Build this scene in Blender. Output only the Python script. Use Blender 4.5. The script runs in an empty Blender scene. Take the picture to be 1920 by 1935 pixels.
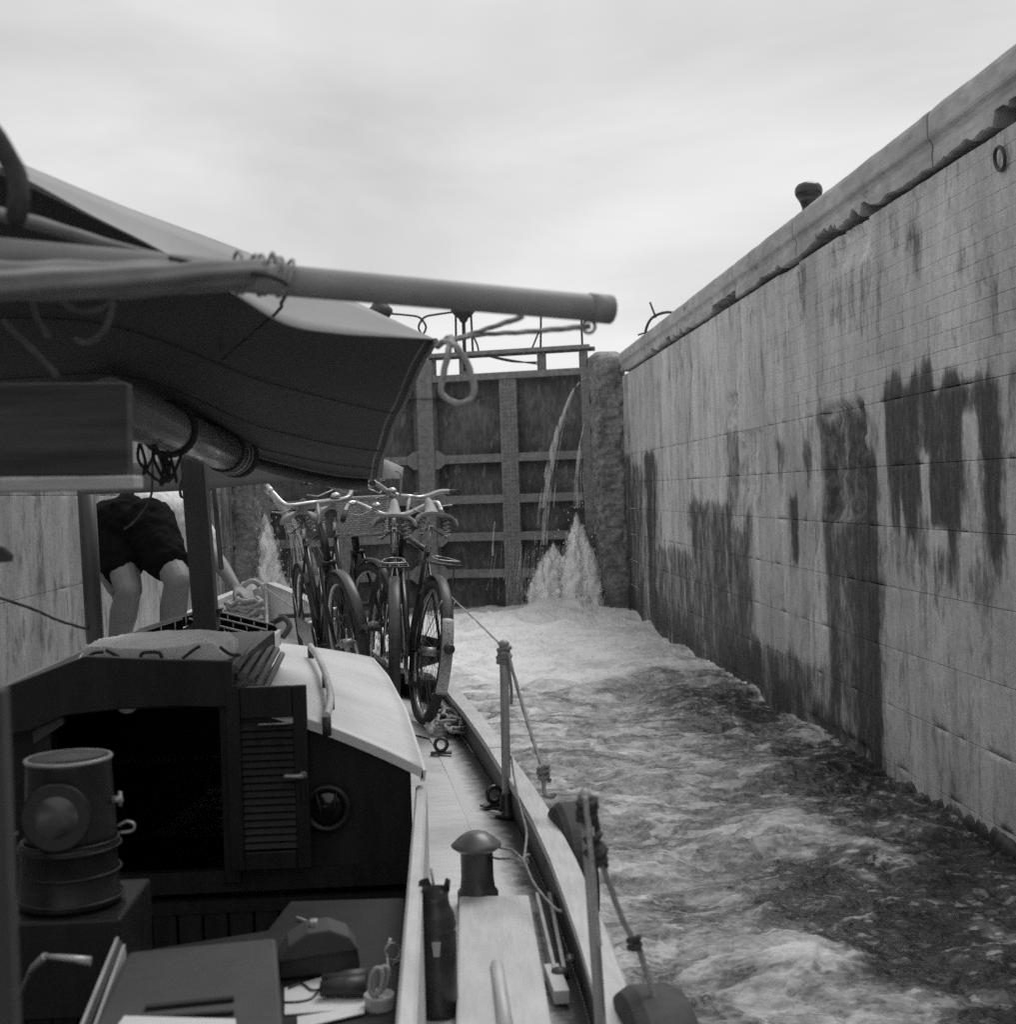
import bpy, bmesh, math, random
import numpy as np
from mathutils import Vector, Matrix

random.seed(7)
SC = bpy.context.scene
COL = SC.collection
# ------------------------------------------------------------------ camera
FPX, CXP, CYP = 2571.0, 960.0, 967.5          # focal length and centre of the photograph in its pixels
CAM = Vector((0.0, 0.0, 1.8))                 # water level is z = 0, the lock runs along +Y
_yc = Vector((-130.0, 32.5, FPX)).normalized()        # lock axis seen by the camera (right, up, forward)
_rho = math.radians(1.8)
_zx, _zy = -math.sin(_rho), math.cos(_rho)
_zc = Vector((_zx, _zy, -(_zx * _yc.x + _zy * _yc.y) / _yc.z)).normalized()
_xc = Vector((_yc.y * _zc.z - _yc.z * _zc.y, _yc.z * _zc.x - _yc.x * _zc.z, _yc.x * _zc.y - _yc.y * _zc.x))
_xc = -_xc if _xc.x < 0 else _xc
RIGHT = Vector((_xc.x, _yc.x, _zc.x))
UP = Vector((_xc.y, _yc.y, _zc.y))
FWD = Vector((_xc.z, _yc.z, _zc.z))
cam_data = bpy.data.cameras.new('camera')
cam = bpy.data.objects.new('camera', cam_data)
COL.objects.link(cam)
cam_data.sensor_fit = 'HORIZONTAL'
cam_data.sensor_width = 36.0
cam_data.lens = 36.0 * FPX / 1920.0
cam_data.clip_start = 0.05
cam_data.clip_end = 6000.0
cam_data.dof.use_dof = True
cam_data.dof.focus_distance = 7.0
cam_data.dof.aperture_fstop = 6.3
cam.matrix_world = Matrix((( RIGHT.x, UP.x, -FWD.x, CAM.x), (RIGHT.y, UP.y, -FWD.y, CAM.y),
                           (RIGHT.z, UP.z, -FWD.z, CAM.z), (0, 0, 0, 1)))
SC.camera = cam

# ------------------------------------------------------------------ light
world = bpy.data.worlds.new('World')
SC.world = world
world.use_nodes = True
wt = world.node_tree
wt.nodes.clear()
def wn(t, **kw):
    n = wt.nodes.new(t)
    for k, v in kw.items():
        setattr(n, k, v)
    return n
SUN_EL, SUN_AZ = math.radians(58), math.radians(35)      # azimuth clockwise from +Y
sky = wn('ShaderNodeTexSky', sky_type='NISHITA', sun_disc=False, sun_elevation=SUN_EL, sun_rotation=SUN_AZ)
sky_bw = wn('ShaderNodeRGBToBW')
wt.links.new(sky.outputs[0], sky_bw.inputs[0])
tc = wn('ShaderNodeTexCoord')
mp = wn('ShaderNodeMapping')
mp.inputs['Scale'].default_value = (1.0, 1.0, 3.2)
mp.inputs['Rotation'].default_value = (0.12, 0.18, 0.5)
wt.links.new(tc.outputs['Generated'], mp.inputs[0])
cl = wn('ShaderNodeTexNoise')
cl.inputs['Scale'].default_value = 2.1
cl.inputs['Detail'].default_value = 5.0
cl.inputs['Roughness'].default_value = 0.52
cl.inputs['Distortion'].default_value = 0.35
wt.links.new(mp.outputs[0], cl.inputs['Vector'])
cmap = wn('ShaderNodeMapRange')                        # an even overcast: pale and slightly darker cloud
cmap.inputs['From Min'].default_value = 0.32
cmap.inputs['From Max'].default_value = 0.68
cmap.inputs['To Min'].default_value = 5.9
cmap.inputs['To Max'].default_value = 9.0
wt.links.new(cl.outputs[0], cmap.inputs[0])
wmix = wn('ShaderNodeMix', data_type='FLOAT')
wmix.inputs[0].default_value = 0.93
wt.links.new(sky_bw.outputs[0], wmix.inputs[2])
wt.links.new(cmap.outputs[0], wmix.inputs[3])
bg = wn('ShaderNodeBackground')
bg.inputs['Strength'].default_value = 0.1
wt.links.new(wmix.outputs[0], bg.inputs['Color'])
wo = wn('ShaderNodeOutputWorld')
wt.links.new(bg.outputs[0], wo.inputs[0])

sun_data = bpy.data.lights.new('sun', 'SUN')
sun_data.energy = 1.5
sun_data.angle = math.radians(28)
sun_data.color = (1.0, 1.0, 1.0)
sun = bpy.data.objects.new('sun', sun_data)
COL.objects.link(sun)
_sd = Vector((math.sin(SUN_AZ) * math.cos(SUN_EL), math.cos(SUN_AZ) * math.cos(SUN_EL), math.sin(SUN_EL)))
sun.rotation_euler = _sd.to_track_quat('Z', 'Y').to_euler()
sun.location = (0, 0, 20)

SC.render.engine = 'CYCLES'
SC.view_settings.view_transform = 'Standard'
SC.view_settings.look = 'None'
SC.view_settings.exposure = 0.0
SC.view_settings.gamma = 1.0
SC.view_settings.use_curve_mapping = False
SC.cycles.use_denoising = False     # the fine residual noise reads as film grain
SC.cycles.max_bounces = 8
SC.cycles.transparent_max_bounces = 40

# ------------------------------------------------------------------ helpers
def ray(px, py):
    return (RIGHT * (px - CXP) + UP * (CYP - py) + FWD * FPX)
def W(px, py, Y):                       # the point of the place at distance Y that the photo shows there
    d = ray(px, py); return CAM + d * (Y / d.y)
def WZ(px, py, z):                      # ... on a level surface
    d = ray(px, py); return CAM + d * ((z - CAM.z) / d.z)
def WX(px, py, x):                      # ... on a lengthwise wall
    d = ray(px, py); return CAM + d * (x / d.x)

def _hash(ix, iy, seed):
    h = (ix.astype(np.int64) * 374761393 + iy.astype(np.int64) * 668265263 + seed * 974634777) & 0xFFFFFFFF
    h = ((h ^ (h >> 13)) * 1274126177) & 0xFFFFFFFF
    h = h ^ (h >> 16)
    return (h & 0xFFFF) / 65535.0
def vnoise(x, y, seed=0):
    x0 = np.floor(x); y0 = np.floor(y)
    fx = x - x0; fy = y - y0
    fx = fx * fx * fx * (fx * (fx * 6 - 15) + 10); fy = fy * fy * fy * (fy * (fy * 6 - 15) + 10)
    a = _hash(x0, y0, seed); b = _hash(x0 + 1, y0, seed); c = _hash(x0, y0 + 1, seed); d = _hash(x0 + 1, y0 + 1, seed)
    return (a + (b - a) * fx) * (1 - fy) + (c + (d - c) * fx) * fy
def fbm(x, y, octaves=4, seed=0, gain=0.5):
    x = np.asarray(x, float); y = np.asarray(y, float)
    s = np.zeros(np.broadcast(x, y).shape); a = 1.0; t = 0.0
    for i in range(octaves):
        s = s + a * vnoise(x * 2 ** i + 17.3 * i, y * 2 ** i + 5.1 * i, seed + i); t += a; a *= gain
    return s / t
def smooth(a, b, x):
    t = np.clip((x - a) / (b - a), 0, 1); return t * t * (3 - 2 * t)

_mats = {}
def mat(name, v, rough=0.6, var=0.25, scale=6.0, stretch=(1, 1, 1), bump=0.0, metal=0.0, spec=0.5, detail=6.0,
        blotch=0.0, blotch_scale=1.2, coat=0.0, wear=None):
    """a grey procedural material: base value v, grain noise, larger blotches, relief"""
    if name in _mats:
        return _mats[name]
    m = bpy.data.materials.new(name); m.use_nodes = True
    nt = m.node_tree; N = nt.nodes; L = nt.links
    bs = N['Principled BSDF']
    tcn = N.new('ShaderNodeTexCoord'); mpn = N.new('ShaderNodeMapping')
    mpn.inputs['Scale'].default_value = stretch
    L.new(tcn.outputs['Object'], mpn.inputs[0])
    nz = N.new('ShaderNodeTexNoise'); nz.inputs['Scale'].default_value = scale; nz.inputs['Detail'].default_value = detail
    nz.inputs['Roughness'].default_value = 0.62
    L.new(mpn.outputs[0], nz.inputs['Vector'])
    mr = N.new('ShaderNodeMapRange'); mr.inputs[1].default_value = 0.28; mr.inputs[2].default_value = 0.72
    mr.inputs[3].default_value = v * (1 - var); mr.inputs[4].default_value = v * (1 + var)
    L.new(nz.outputs[0], mr.inputs[0])
    out = mr.outputs[0]
    if blotch:
        n2 = N.new('ShaderNodeTexNoise'); n2.inputs['Scale'].default_value = blotch_scale; n2.inputs['Detail'].default_value = 3.0
        L.new(tcn.outputs['Object'], n2.inputs['Vector'])
        m2 = N.new('ShaderNodeMapRange'); m2.inputs[1].default_value = 0.35; m2.inputs[2].default_value = 0.65
        m2.inputs[3].default_value = 1 - blotch; m2.inputs[4].default_value = 1 + blotch
        L.new(n2.outputs[0], m2.inputs[0])
        mu = N.new('ShaderNodeMath'); mu.operation = 'MULTIPLY'
        L.new(out, mu.inputs[0]); L.new(m2.outputs[0], mu.inputs[1]); out = mu.outputs[0]
    if wear is not None:                 # worn spots of another grey: (value, threshold, scale)
        n3 = N.new('ShaderNodeTexNoise'); n3.inputs['Scale'].default_value = wear[2]; n3.inputs['Detail'].default_value = 7.0
        n3.inputs['Roughness'].default_value = 0.7
        L.new(mpn.outputs[0], n3.inputs['Vector'])
        m3 = N.new('ShaderNodeMapRange'); m3.inputs[1].default_value = wear[1]; m3.inputs[2].default_value = wear[1] + 0.06
        L.new(n3.outputs[0], m3.inputs[0])
        mx = N.new('ShaderNodeMix'); mx.data_type = 'FLOAT'; mx.inputs[3].default_value = wear[0]
        L.new(m3.outputs[0], mx.inputs[0]); L.new(out, mx.inputs[2]); out = mx.outputs[0]
    L.new(out, bs.inputs['Base Color'])
    rr = N.new('ShaderNodeMapRange'); rr.inputs[3].default_value = max(rough - 0.08, 0.02); rr.inputs[4].default_value = min(rough + 0.1, 1.0)
    L.new(nz.outputs[0], rr.inputs[0]); L.new(rr.outputs[0], bs.inputs['Roughness'])
    bs.inputs['Metallic'].default_value = metal
    bs.inputs['Specular IOR Level'].default_value = spec
    if coat:
        bs.inputs['Coat Weight'].default_value = coat; bs.inputs['Coat Roughness'].default_value = 0.12
    if bump:
        bp = N.new('ShaderNodeBump'); bp.inputs['Strength'].default_value = 1.0; bp.inputs['Distance'].default_value = bump
        L.new(nz.outputs[0], bp.inputs['Height']); L.new(bp.outputs[0], bs.inputs['Normal'])
    _mats[name] = m
    return m

class MB:
    """collects boxes, tubes, lathes and sheets and links them as ONE mesh object"""
    def __init__(s):
        s.v = []; s.f = []; s.sm = []; s.attr = {}
    def add(s, vs, fs, sm=False):
        b = len(s.v); s.v += [tuple(p) for p in vs]
        for f in fs:
            s.f.append([i + b for i in f]); s.sm.append(sm)
        return s
    def box(s, c, size, rot=None):
        hx, hy, hz = size[0] / 2, size[1] / 2, size[2] / 2
        vs = [Vector((x, y, z)) for x in (-hx, hx) for y in (-hy, hy) for z in (-hz, hz)]
        if rot is not None: vs = [rot @ p for p in vs]
        c = Vector(c)
        return s.add([p + c for p in vs], [(0, 1, 3, 2), (4, 6, 7, 5), (0, 4, 5, 1), (2, 3, 7, 6), (0, 2, 6, 4), (1, 5, 7, 3)])
    def bar(s, a, b, w, h, up=Vector((0, 0, 1))):
        a = Vector(a); b = Vector(b); d = (b - a); l = d.length; d.normalize()
        sx = d.cross(up); sx = sx.normalized() if sx.length > 1e-5 else Vector((1, 0, 0)); u = sx.cross(d).normalized()
        return s.box((a + b) / 2, (w, l, h), Matrix((sx, d, u)).transposed())
    def tube(s, pts, r, n=8, caps=True, closed=False, sm=True, fold=None, flat=None):
        pts = [Vector(p) for p in pts]; m = len(pts)
        rs = r if isinstance(r, (list, tuple)) else [r] * m
        vs = []; fs = []; prev = None
        for i, p in enumerate(pts):
            if closed: t = pts[(i + 1) % m] - pts[i - 1]
            else: t = pts[min(i + 1, m - 1)] - pts[max(i - 1, 0)]
            t = t.normalized() if t.length > 1e-9 else Vector((0, 0, 1))
            if prev is None:
                a = Vector((0, 0, 1)) if abs(t.z) < 0.9 else Vector((1, 0, 0))
                nx = t.cross(a).normalized()
            else:
                nx = (prev - t * prev.dot(t)); nx = nx.normalized() if nx.length > 1e-6 else t.orthogonal().normalized()
            prev = nx; ny = t.cross(nx)
            for k in range(n):
                a = 2 * math.pi * k / n
                rr = rs[i] * (fold(i / max(m - 1, 1), a) if fold else 1.0)
                vs.append(p + nx * (math.cos(a) * rr) + ny * (math.sin(a) * rr * (flat or 1.0)))
        for i in range(m if closed else m - 1):
            j = (i + 1) % m
            for k in range(n):
                l = (k + 1) % n
                fs.append((i * n + k, i * n + l, j * n + l, j * n + k))
        s.add(vs, fs, sm)
        if caps and not closed:
            b = len(s.v) - m * n
            s.f.append([b + k for k in range(n)][::-1]); s.sm.append(False)
            s.f.append([b + (m - 1) * n + k for k in range(n)]); s.sm.append(False)
        return s
    def lathe(s, prof, c, n=20, rot=None, sm=True, sx=1.0, sy=1.0):
        c = Vector(c); vs = []; fs = []
        for (r, z) in prof:
            for k in range(n):
                a = 2 * math.pi * k / n; p = Vector((r * math.cos(a) * sx, r * math.sin(a) * sy, z))
                vs.append((rot @ p if rot is not None else p) + c)
        m = len(prof)
        for i in range(m - 1):
            for k in range(n):
                l = (k + 1) % n
                fs.append((i * n + k, i * n + l, (i + 1) * n + l, (i + 1) * n + k))
        s.add(vs, fs, sm)
        b = len(s.v) - m * n
        if prof[0][0] > 1e-6: s.f.append([b + k for k in range(n)][::-1]); s.sm.append(False)
        if prof[-1][0] > 1e-6: s.f.append([b + (m - 1) * n + k for k in range(n)]); s.sm.append(False)
        return s
    def grid(s, rows, thick=0.0, sm=True, normal=None):
        R = len(rows); C = len(rows[0])
        vs = [Vector(p) for row in rows for p in row]
        fs = [(i * C + j, i * C + j + 1, (i + 1) * C + j + 1, (i + 1) * C + j) for i in range(R - 1) for j in range(C - 1)]
        s.add(vs, fs, sm)
        if thick:
            n = normal
            if n is None:
                a = Vector(rows[0][-1]) - Vector(rows[0][0]); b = Vector(rows[-1][0]) - Vector(rows[0][0]); n = a.cross(b).normalized()
            b0 = len(s.v)
            s.add([p - n * thick for p in vs], [f[::-1] for f in fs], sm)
            o = b0 - R * C
            edge = [(0, j) for j in range(C)] + [(i, C - 1) for i in range(1, R)] + [(R - 1, j) for j in range(C - 2, -1, -1)] + [(i, 0) for i in range(R - 2, 0, -1)]
            for q in range(len(edge)):
                i0 = edge[q][0] * C + edge[q][1]; i1 = edge[(q + 1) % len(edge)]; i1 = i1[0] * C + i1[1]
                s.f.append([o + i1, o + i0, b0 + i0, b0 + i1]); s.sm.append(False)
        return s
    def prism(s, poly, d):                      # extrude a polygon of 3D points by vector d
        n = len(poly); p = [Vector(q) for q in poly]; d = Vector(d)
        return s.add(p + [q + d for q in p], [list(range(n))[::-1], list(range(n, 2 * n))] +
                     [(i, (i + 1) % n, n + (i + 1) % n, n + i) for i in range(n)])
    def torus(s, c, R, r, rot=None, n=28, m=10, flat=1.0, a0=0.0, a1=None):
        c = Vector(c); pts = []
        closed = a1 is None
        k = n if closed else n + 1
        for i in range(k):
            a = a0 + ((2 * math.pi if closed else a1 - a0) * i / n)
            p = Vector((R * math.cos(a), R * math.sin(a), 0)); pts.append((rot @ p if rot is not None else p) + c)
        return s.tube(pts, r, m, closed=closed)
    def build(s, name, material, parent=None, bev=0.0, root_loc=None, kind=None, label=None):
        me = bpy.data.meshes.new(name)
        me.from_pydata([tuple(p) for p in s.v], [], s.f)
        me.polygons.foreach_set('use_smooth', s.sm)
        for k, arr in s.attr.items():
            a = me.attributes.new(k, 'FLOAT', 'POINT'); a.data.foreach_set('value', np.asarray(arr, dtype=np.float32))
        me.materials.append(material)
        me.update()
        o = bpy.data.objects.new(name, me); COL.objects.link(o)
        if parent is not None:
            o.parent = parent
            if parent.type == 'EMPTY' and parent.get('_w', 1):
                o.matrix_parent_inverse = Matrix.Translation(-parent.location)
        else:
            co = np.array([tuple(p) for p in s.v]); lo = co.min(0); hi = co.max(0)
            base = Vector(((lo[0] + hi[0]) / 2, (lo[1] + hi[1]) / 2, lo[2]))
            me.transform(Matrix.Translation(-base)); o.location = base
        if bev:
            md = o.modifiers.new('bevel', 'BEVEL'); md.width = bev; md.segments = 2; md.limit_method = 'ANGLE'; md.angle_limit = 0.6
        if kind: o['kind'] = kind
        if label: o['label'] = label
        return o

def tag(o, label, cat, group=None, kind=None):
    if label: o['label'] = label
    if cat: o['category'] = cat
    if group: o['group'] = group
    if kind: o['kind'] = kind
    return o
def thing(name, label, cat, loc=(0, 0, 0), group=None, local=False):
    o = bpy.data.objects.new(name, None); COL.objects.link(o); o.location = loc; o.empty_display_size = 0.1
    if local: o['_w'] = 0
    return tag(o, label, cat, group)
def curve(pts, n=8):                       # Catmull-Rom through points
    pts = [Vector(p) for p in pts]; out = []
    for i in range(len(pts) - 1):
        p0 = pts[max(i - 1, 0)]; p1 = pts[i]; p2 = pts[i + 1]; p3 = pts[min(i + 2, len(pts) - 1)]
        for k in range(n):
            t = k / n
            out.append(0.5 * ((2 * p1) + (p2 - p0) * t + (2 * p0 - 5 * p1 + 4 * p2 - p3) * t * t + (3 * p1 - p0 - 3 * p2 + p3) * t ** 3))
    return out + [pts[-1]]
def laid(mb, pts, r, per=10):              # three-strand laid rope: helical ridges round the line
    c = curve(pts, per * 2); seg = [c[0]]
    for p in c[1:]:
        if (p - seg[-1]).length > r * .9: seg.append(p)
    if len(seg) < 3: seg = c
    m_ = len(seg)
    return mb.tube(seg, r, 12, fold=lambda s, a: 1 + .16 * math.cos(3 * a - s * (m_ - 1) * .85))
def rope(name, label, pts, r, m, n=6, cat='rope', group=None, lay=True):
    return tag(laid(MB(), pts, r).build(name, m), label, cat, group)
def knot(mb, c, r, t, seed=0, turns=3):
    rnd = random.Random(seed); pts = []
    for i in range(turns * 8 + 1):
        a = i / 8 * 2 * math.pi
        pts.append(Vector(c) + Vector((math.cos(a) * r * rnd.uniform(.6, 1.1), math.sin(a) * r * rnd.uniform(.6, 1.1), (i / (turns * 8) - .5) * r * 2.6 + rnd.uniform(-.2, .2) * r)))
    mb.tube(curve(pts, 3), t, 6)

# ------------------------------------------------------------------ materials
M_steel = mat('gate_steel', 0.22, 0.75, 0.35, 14, bump=0.004, wear=(0.22, 0.60, 9))
M_plate = mat('gate_plate', 0.095, 0.7, 0.55, 9, stretch=(2, 2, .7), bump=0.003, blotch=.45, blotch_scale=1.5, wear=(0.21, 0.58, 5))
M_iron = mat('dark_iron', 0.05, 0.5, 0.4, 20, bump=0.001)
M_deck = mat('deck_paint', 0.60, 0.42, 0.12, 9, stretch=(1, 3, 1), bump=0.0008, blotch=0.13, blotch_scale=2.5, wear=(0.24, 0.66, 7))
M_roof = mat('roof_paint', 0.66, 0.45, 0.07, 5, stretch=(1.2, 9, 1), bump=0.0008, blotch=0.07, blotch_scale=3, wear=(0.4, 0.69, 8))
M_rail = mat('rail_wood', 0.52, 0.5, 0.16, 16, stretch=(6, .6, 4), bump=0.001, blotch=0.1, blotch_scale=5, wear=(0.22, 0.67, 6))
M_coam = mat('coaming_wood', 0.55, 0.45, 0.1, 14, stretch=(5, .6, 3), bump=0.0006, blotch=.08, blotch_scale=5)
M_bulw = mat('bulwark_dark', 0.022, 0.5, 0.4, 8, stretch=(2, .6, 3), bump=0.001, blotch=.3, blotch_scale=4)
M_white = mat('white_paint', 0.62, 0.45, 0.08, 8, bump=0.0006, blotch=.06)
M_varn = mat('dark_varnish', 0.020, 0.42, 0.4, 10, stretch=(2, 2, .4), bump=0.0006, spec=.3)
M_varn2 = mat('varnish_frame', 0.016, 0.4, 0.35, 12, stretch=(3, 3, .5), bump=0.0006, spec=.35)
M_board = mat('fir_board', 0.036, 0.65, 0.85, 2.6, stretch=(.8, 1, 14), bump=0.001, detail=3)
M_pale = mat('pale_board', 0.42, 0.6, 0.22, 5, stretch=(1, 2, 5), bump=0.0008)
M_post = mat('post_paint', 0.045, 0.5, 0.2, 9, stretch=(2, 2, .4), bump=0.0008)
M_spar = mat('varnished_spar', 0.23, 0.28, 0.3, 7, stretch=(1, .15, 1), bump=0.0004, coat=.5)
M_pole = mat('pole_paint', 0.28, 0.6, 0.16, 9, stretch=(.25, 2, 2), bump=0.0006, blotch=.12, blotch_scale=7, wear=(.2, .68, 12))
M_canvas_shade = mat('awning_canvas_shaded', 0.075, 0.9, 0.08, 30, bump=0.0005, blotch=.1, blotch_scale=2)  # same canvas as the flap, with the underside's shade put into its colour
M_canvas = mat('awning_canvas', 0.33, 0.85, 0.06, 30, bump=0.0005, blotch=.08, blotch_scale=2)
M_flute = mat('fluted_wood', 0.13, 0.6, 0.3, 12, stretch=(4, .4, 4), bump=.0006)
M_bundle = mat('hatch_bundle_canvas', 0.72, 0.85, 0.1, 18, bump=0.001, blotch=.1, blotch_scale=5)
M_curtain = mat('curtain_canvas_shaded', 0.17, 0.9, 0.1, 25, bump=0.0006, blotch=.15, blotch_scale=3)  # canvas darkened so that its colour carries the shade below the awning
M_canvas2 = mat('bundle_canvas', 0.21, 0.85, 0.12, 18, bump=0.001, blotch=.12, blotch_scale=5)
M_rope = mat('hemp_rope', 0.34, 0.9, 0.3, 90, bump=0.002)
M_ropeb = mat('dark_rope', 0.05, 0.9, 0.4, 90, bump=0.002)
M_ropem = mat('grey_rope', 0.24, 0.9, 0.35, 90, bump=0.002)
M_rubber = mat('old_rubber', 0.05, 0.8, 0.3, 30, bump=0.002, blotch=.3, blotch_scale=9)
M_tyre = mat('bike_tyre', 0.045, 0.8, 0.3, 40, bump=0.0006)
M_enamel = mat('black_enamel', 0.02, 0.3, 0.4, 15)
M_chrome = mat('dull_chrome', 0.55, 0.32, 0.3, 30, metal=0.8)
M_guard = mat('mudguard_paint', 0.07, 0.4, 0.25, 12)
M_leather = mat('saddle_leather', 0.26, 0.5, 0.18, 25, bump=0.0006, blotch=.12, blotch_scale=12)
M_wicker = mat('wicker', 0.40, 0.75, 0.35, 60, bump=0.001)
M_skin = mat('skin', 0.21, 0.55, 0.09, 14, bump=0.0004, blotch=.06, blotch_scale=6)
M_shorts = mat('shorts_cloth', 0.007, 0.95, 0.3, 40, bump=0.0008, spec=.08)
M_shirt = mat('shirt_cloth', 0.75, 0.85, 0.06, 40, bump=0.0008)
M_hair = mat('hair', 0.03, 0.7, 0.3, 60, bump=0.002)
M_glass = mat('dark_glass', 0.012, 0.06, 0.2, 5, spec=.6)
M_lamp = mat('lantern_metal', 0.020, 0.38, 0.35, 18, metal=.2, bump=0.0006, wear=(0.08, 0.66, 14))
M_paper = mat('paper', 0.62, 0.8, 0.05, 20)
M_case = mat('case_leather', 0.03, 0.5, 0.3, 30, bump=0.0008)
M_box = mat('locker_cloth', 0.055, 0.75, 0.12, 20, bump=0.0006, blotch=.1, blotch_scale=6)
M_cap = mat('worn_cap', 0.11, 0.33, 0.4, 18, bump=.0006)
M_black = mat('matt_black', 0.008, 0.85, 0.4, 14, spec=.12)
M_spoke = mat('dull_spoke', 0.10, 0.5, 0.2, 10)
M_cast = mat('cast_iron', 0.035, 0.3, 0.3, 22, bump=0.001)
M_alu = mat('worn_metal', 0.4, 0.4, 0.2, 25, metal=.5)
M_tin = mat('tin', 0.42, 0.5, 0.18, 30, bump=.0004)
# ------------------------------------------------------------------ the lock: walls
WR, WL = 2.75, -3.02                       # faces of the two lock walls
TOP = 3.80
def wall_material(name, base, lines, seed):
    """concrete: grain, vertical run-off streaks, damp stains where the wall carries them, board marks"""
    m = bpy.data.materials.new(name); m.use_nodes = True
    nt = m.node_tree; N = nt.nodes; L = nt.links; bs = N['Principled BSDF']
    ge = N.new('ShaderNodeNewGeometry')
    def noise(scale, stretch, detail=6, rough=.62, loc=(0, 0, 0)):
        mp = N.new('ShaderNodeMapping'); mp.inputs['Scale'].default_value = stretch; mp.inputs['Location'].default_value = (seed + loc[0], loc[1], loc[2])
        L.new(ge.outputs['Position'], mp.inputs[0])
        n = N.new('ShaderNodeTexNoise'); n.inputs['Scale'].default_value = scale; n.inputs['Detail'].default_value = detail; n.inputs['Roughness'].default_value = rough
        L.new(mp.outputs[0], n.inputs['Vector']); return n.outputs[0]
    def mrange(x, a, b, c, d):
        r = N.new('ShaderNodeMapRange'); r.interpolation_type = 'SMOOTHSTEP'
        for i, q in enumerate((a, b, c, d)): r.inputs[i + 1].default_value = q
        L.new(x, r.inputs[0]); return r.outputs[0]
    def mth(op, a, b):
        n = N.new('ShaderNodeMath'); n.operation = op
        for i, q in enumerate((a, b)):
            if isinstance(q, (int, float)): n.inputs[i].default_value = q
            else: L.new(q, n.inputs[i])
        return n.outputs[0]
    grain = noise(34, (1, 1, 1), 8, .7); streak = noise(7, (1, 1, .06), 7); wide = noise(2.6, (1, 1, .10), 5, .6, loc=(11, 0, 0)); streak2 = noise(26, (1, 1, .12), 5, loc=(3, 0, 0)); blot = noise(1.6, (1, 1, .7), 4)
    mott = noise(6, (1, 1, .5), 10, .74, loc=(7, 0, 0))
    col = mrange(grain, .25, .75, base * .86, base * 1.14)
    col = mth('MULTIPLY', col, mrange(wide, .3, .7, .86, 1.12))
    col = mth('MULTIPLY', col, mrange(streak, .32, .72, 1.06, .84))
    col = mth('MULTIPLY', col, mrange(blot, .3, .7, .86, 1.12))
    col = mth('MULTIPLY', col, mrange(streak2, .57, .74, 1.0, 1.3))
    col = mth('MULTIPLY', col, mrange(mott, .34, .5, .86, 1.0))
    at = N.new('ShaderNodeAttribute'); at.attribute_name = 'stain'
    s = mth('ADD', at.outputs['Fac'], mth('MULTIPLY', mth('SUBTRACT', mott, .5), 2.6))
    s = mth('ADD', s, mth('MULTIPLY', mth('SUBTRACT', streak2, .5), .8))
    soft = mrange(s, .08, .62, 1.0, .52)
    col = mth('MULTIPLY', col, soft)
    damp = mrange(s, .36, 1.0, 0, 1)
    dcol = mth('MULTIPLY', mrange(grain, .25, .75, .022, .055), mth('MULTIPLY', mrange(mott, .3, .7, .6, 1.7), mrange(streak2, .35, .7, .6, 1.9)))
    mx = N.new('ShaderNodeMix'); mx.data_type = 'FLOAT'
    L.new(mth('MULTIPLY', damp, .93), mx.inputs[0]); L.new(col, mx.inputs[2]); L.new(dcol, mx.inputs[3]); out = mx.outputs[0]
    h = grain
    if lines:
        sp = N.new('ShaderNodeSeparateXYZ'); L.new(ge.outputs['Position'], sp.inputs[0])
        wob = mth('ADD', sp.outputs[2], mth('MULTIPLY', blot, .012))
        fr = mth('FRACT', mth('MULTIPLY', wob, 1 / .098), 0)
        ln = mrange(mth('ABSOLUTE', mth('SUBTRACT', fr, .5), 0), .0, .06, 1, 0)
        ln = mth('MULTIPLY', ln, mrange(sp.outputs[2], 2.32, 2.4, 0, 1))
        ln = mth('MULTIPLY', ln, mrange(sp.outputs[1], 9.5, 13.5, 1, 0))
        ln = mth('MULTIPLY', ln, mrange(mott, .35, .6, .25, 1))
        out = mth('MULTIPLY', out, mth('SUBTRACT', 1.0, mth('MULTIPLY', mth('MULTIPLY', ln, mrange(blot, .42, .6, 0, 1)), .09)))
        h = mth('SUBTRACT', h, mth('MULTIPLY', ln, .7))
    L.new(out, bs.inputs['Base Color'])
    L.new(mrange(damp, 0, 1, .9, .62), bs.inputs['Roughness']); bs.inputs['Specular IOR Level'].default_value = .2
    bp = N.new('ShaderNodeBump'); bp.inputs['Distance'].default_value = .006
    L.new(h, bp.inputs['Height']); L.new(bp.outputs[0], bs.inputs['Normal'])
    return m
M_wall = wall_material('lock_concrete', 0.60, True, 0.0)
M_wall_l = wall_material('lock_concrete_pale', 0.34, False, 40.0)
M_cope = mat('coping_concrete', 0.43, 0.9, 0.25, 16, stretch=(1, .35, 1), bump=0.005, blotch=.15, blotch_scale=1.6, wear=(0.2, 0.62, 6))
M_rough = mat('rough_stone', 0.25, 0.85, 0.5, 16, bump=0.012, blotch=.25, blotch_scale=3, wear=(0.3, .6, 7))

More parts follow.
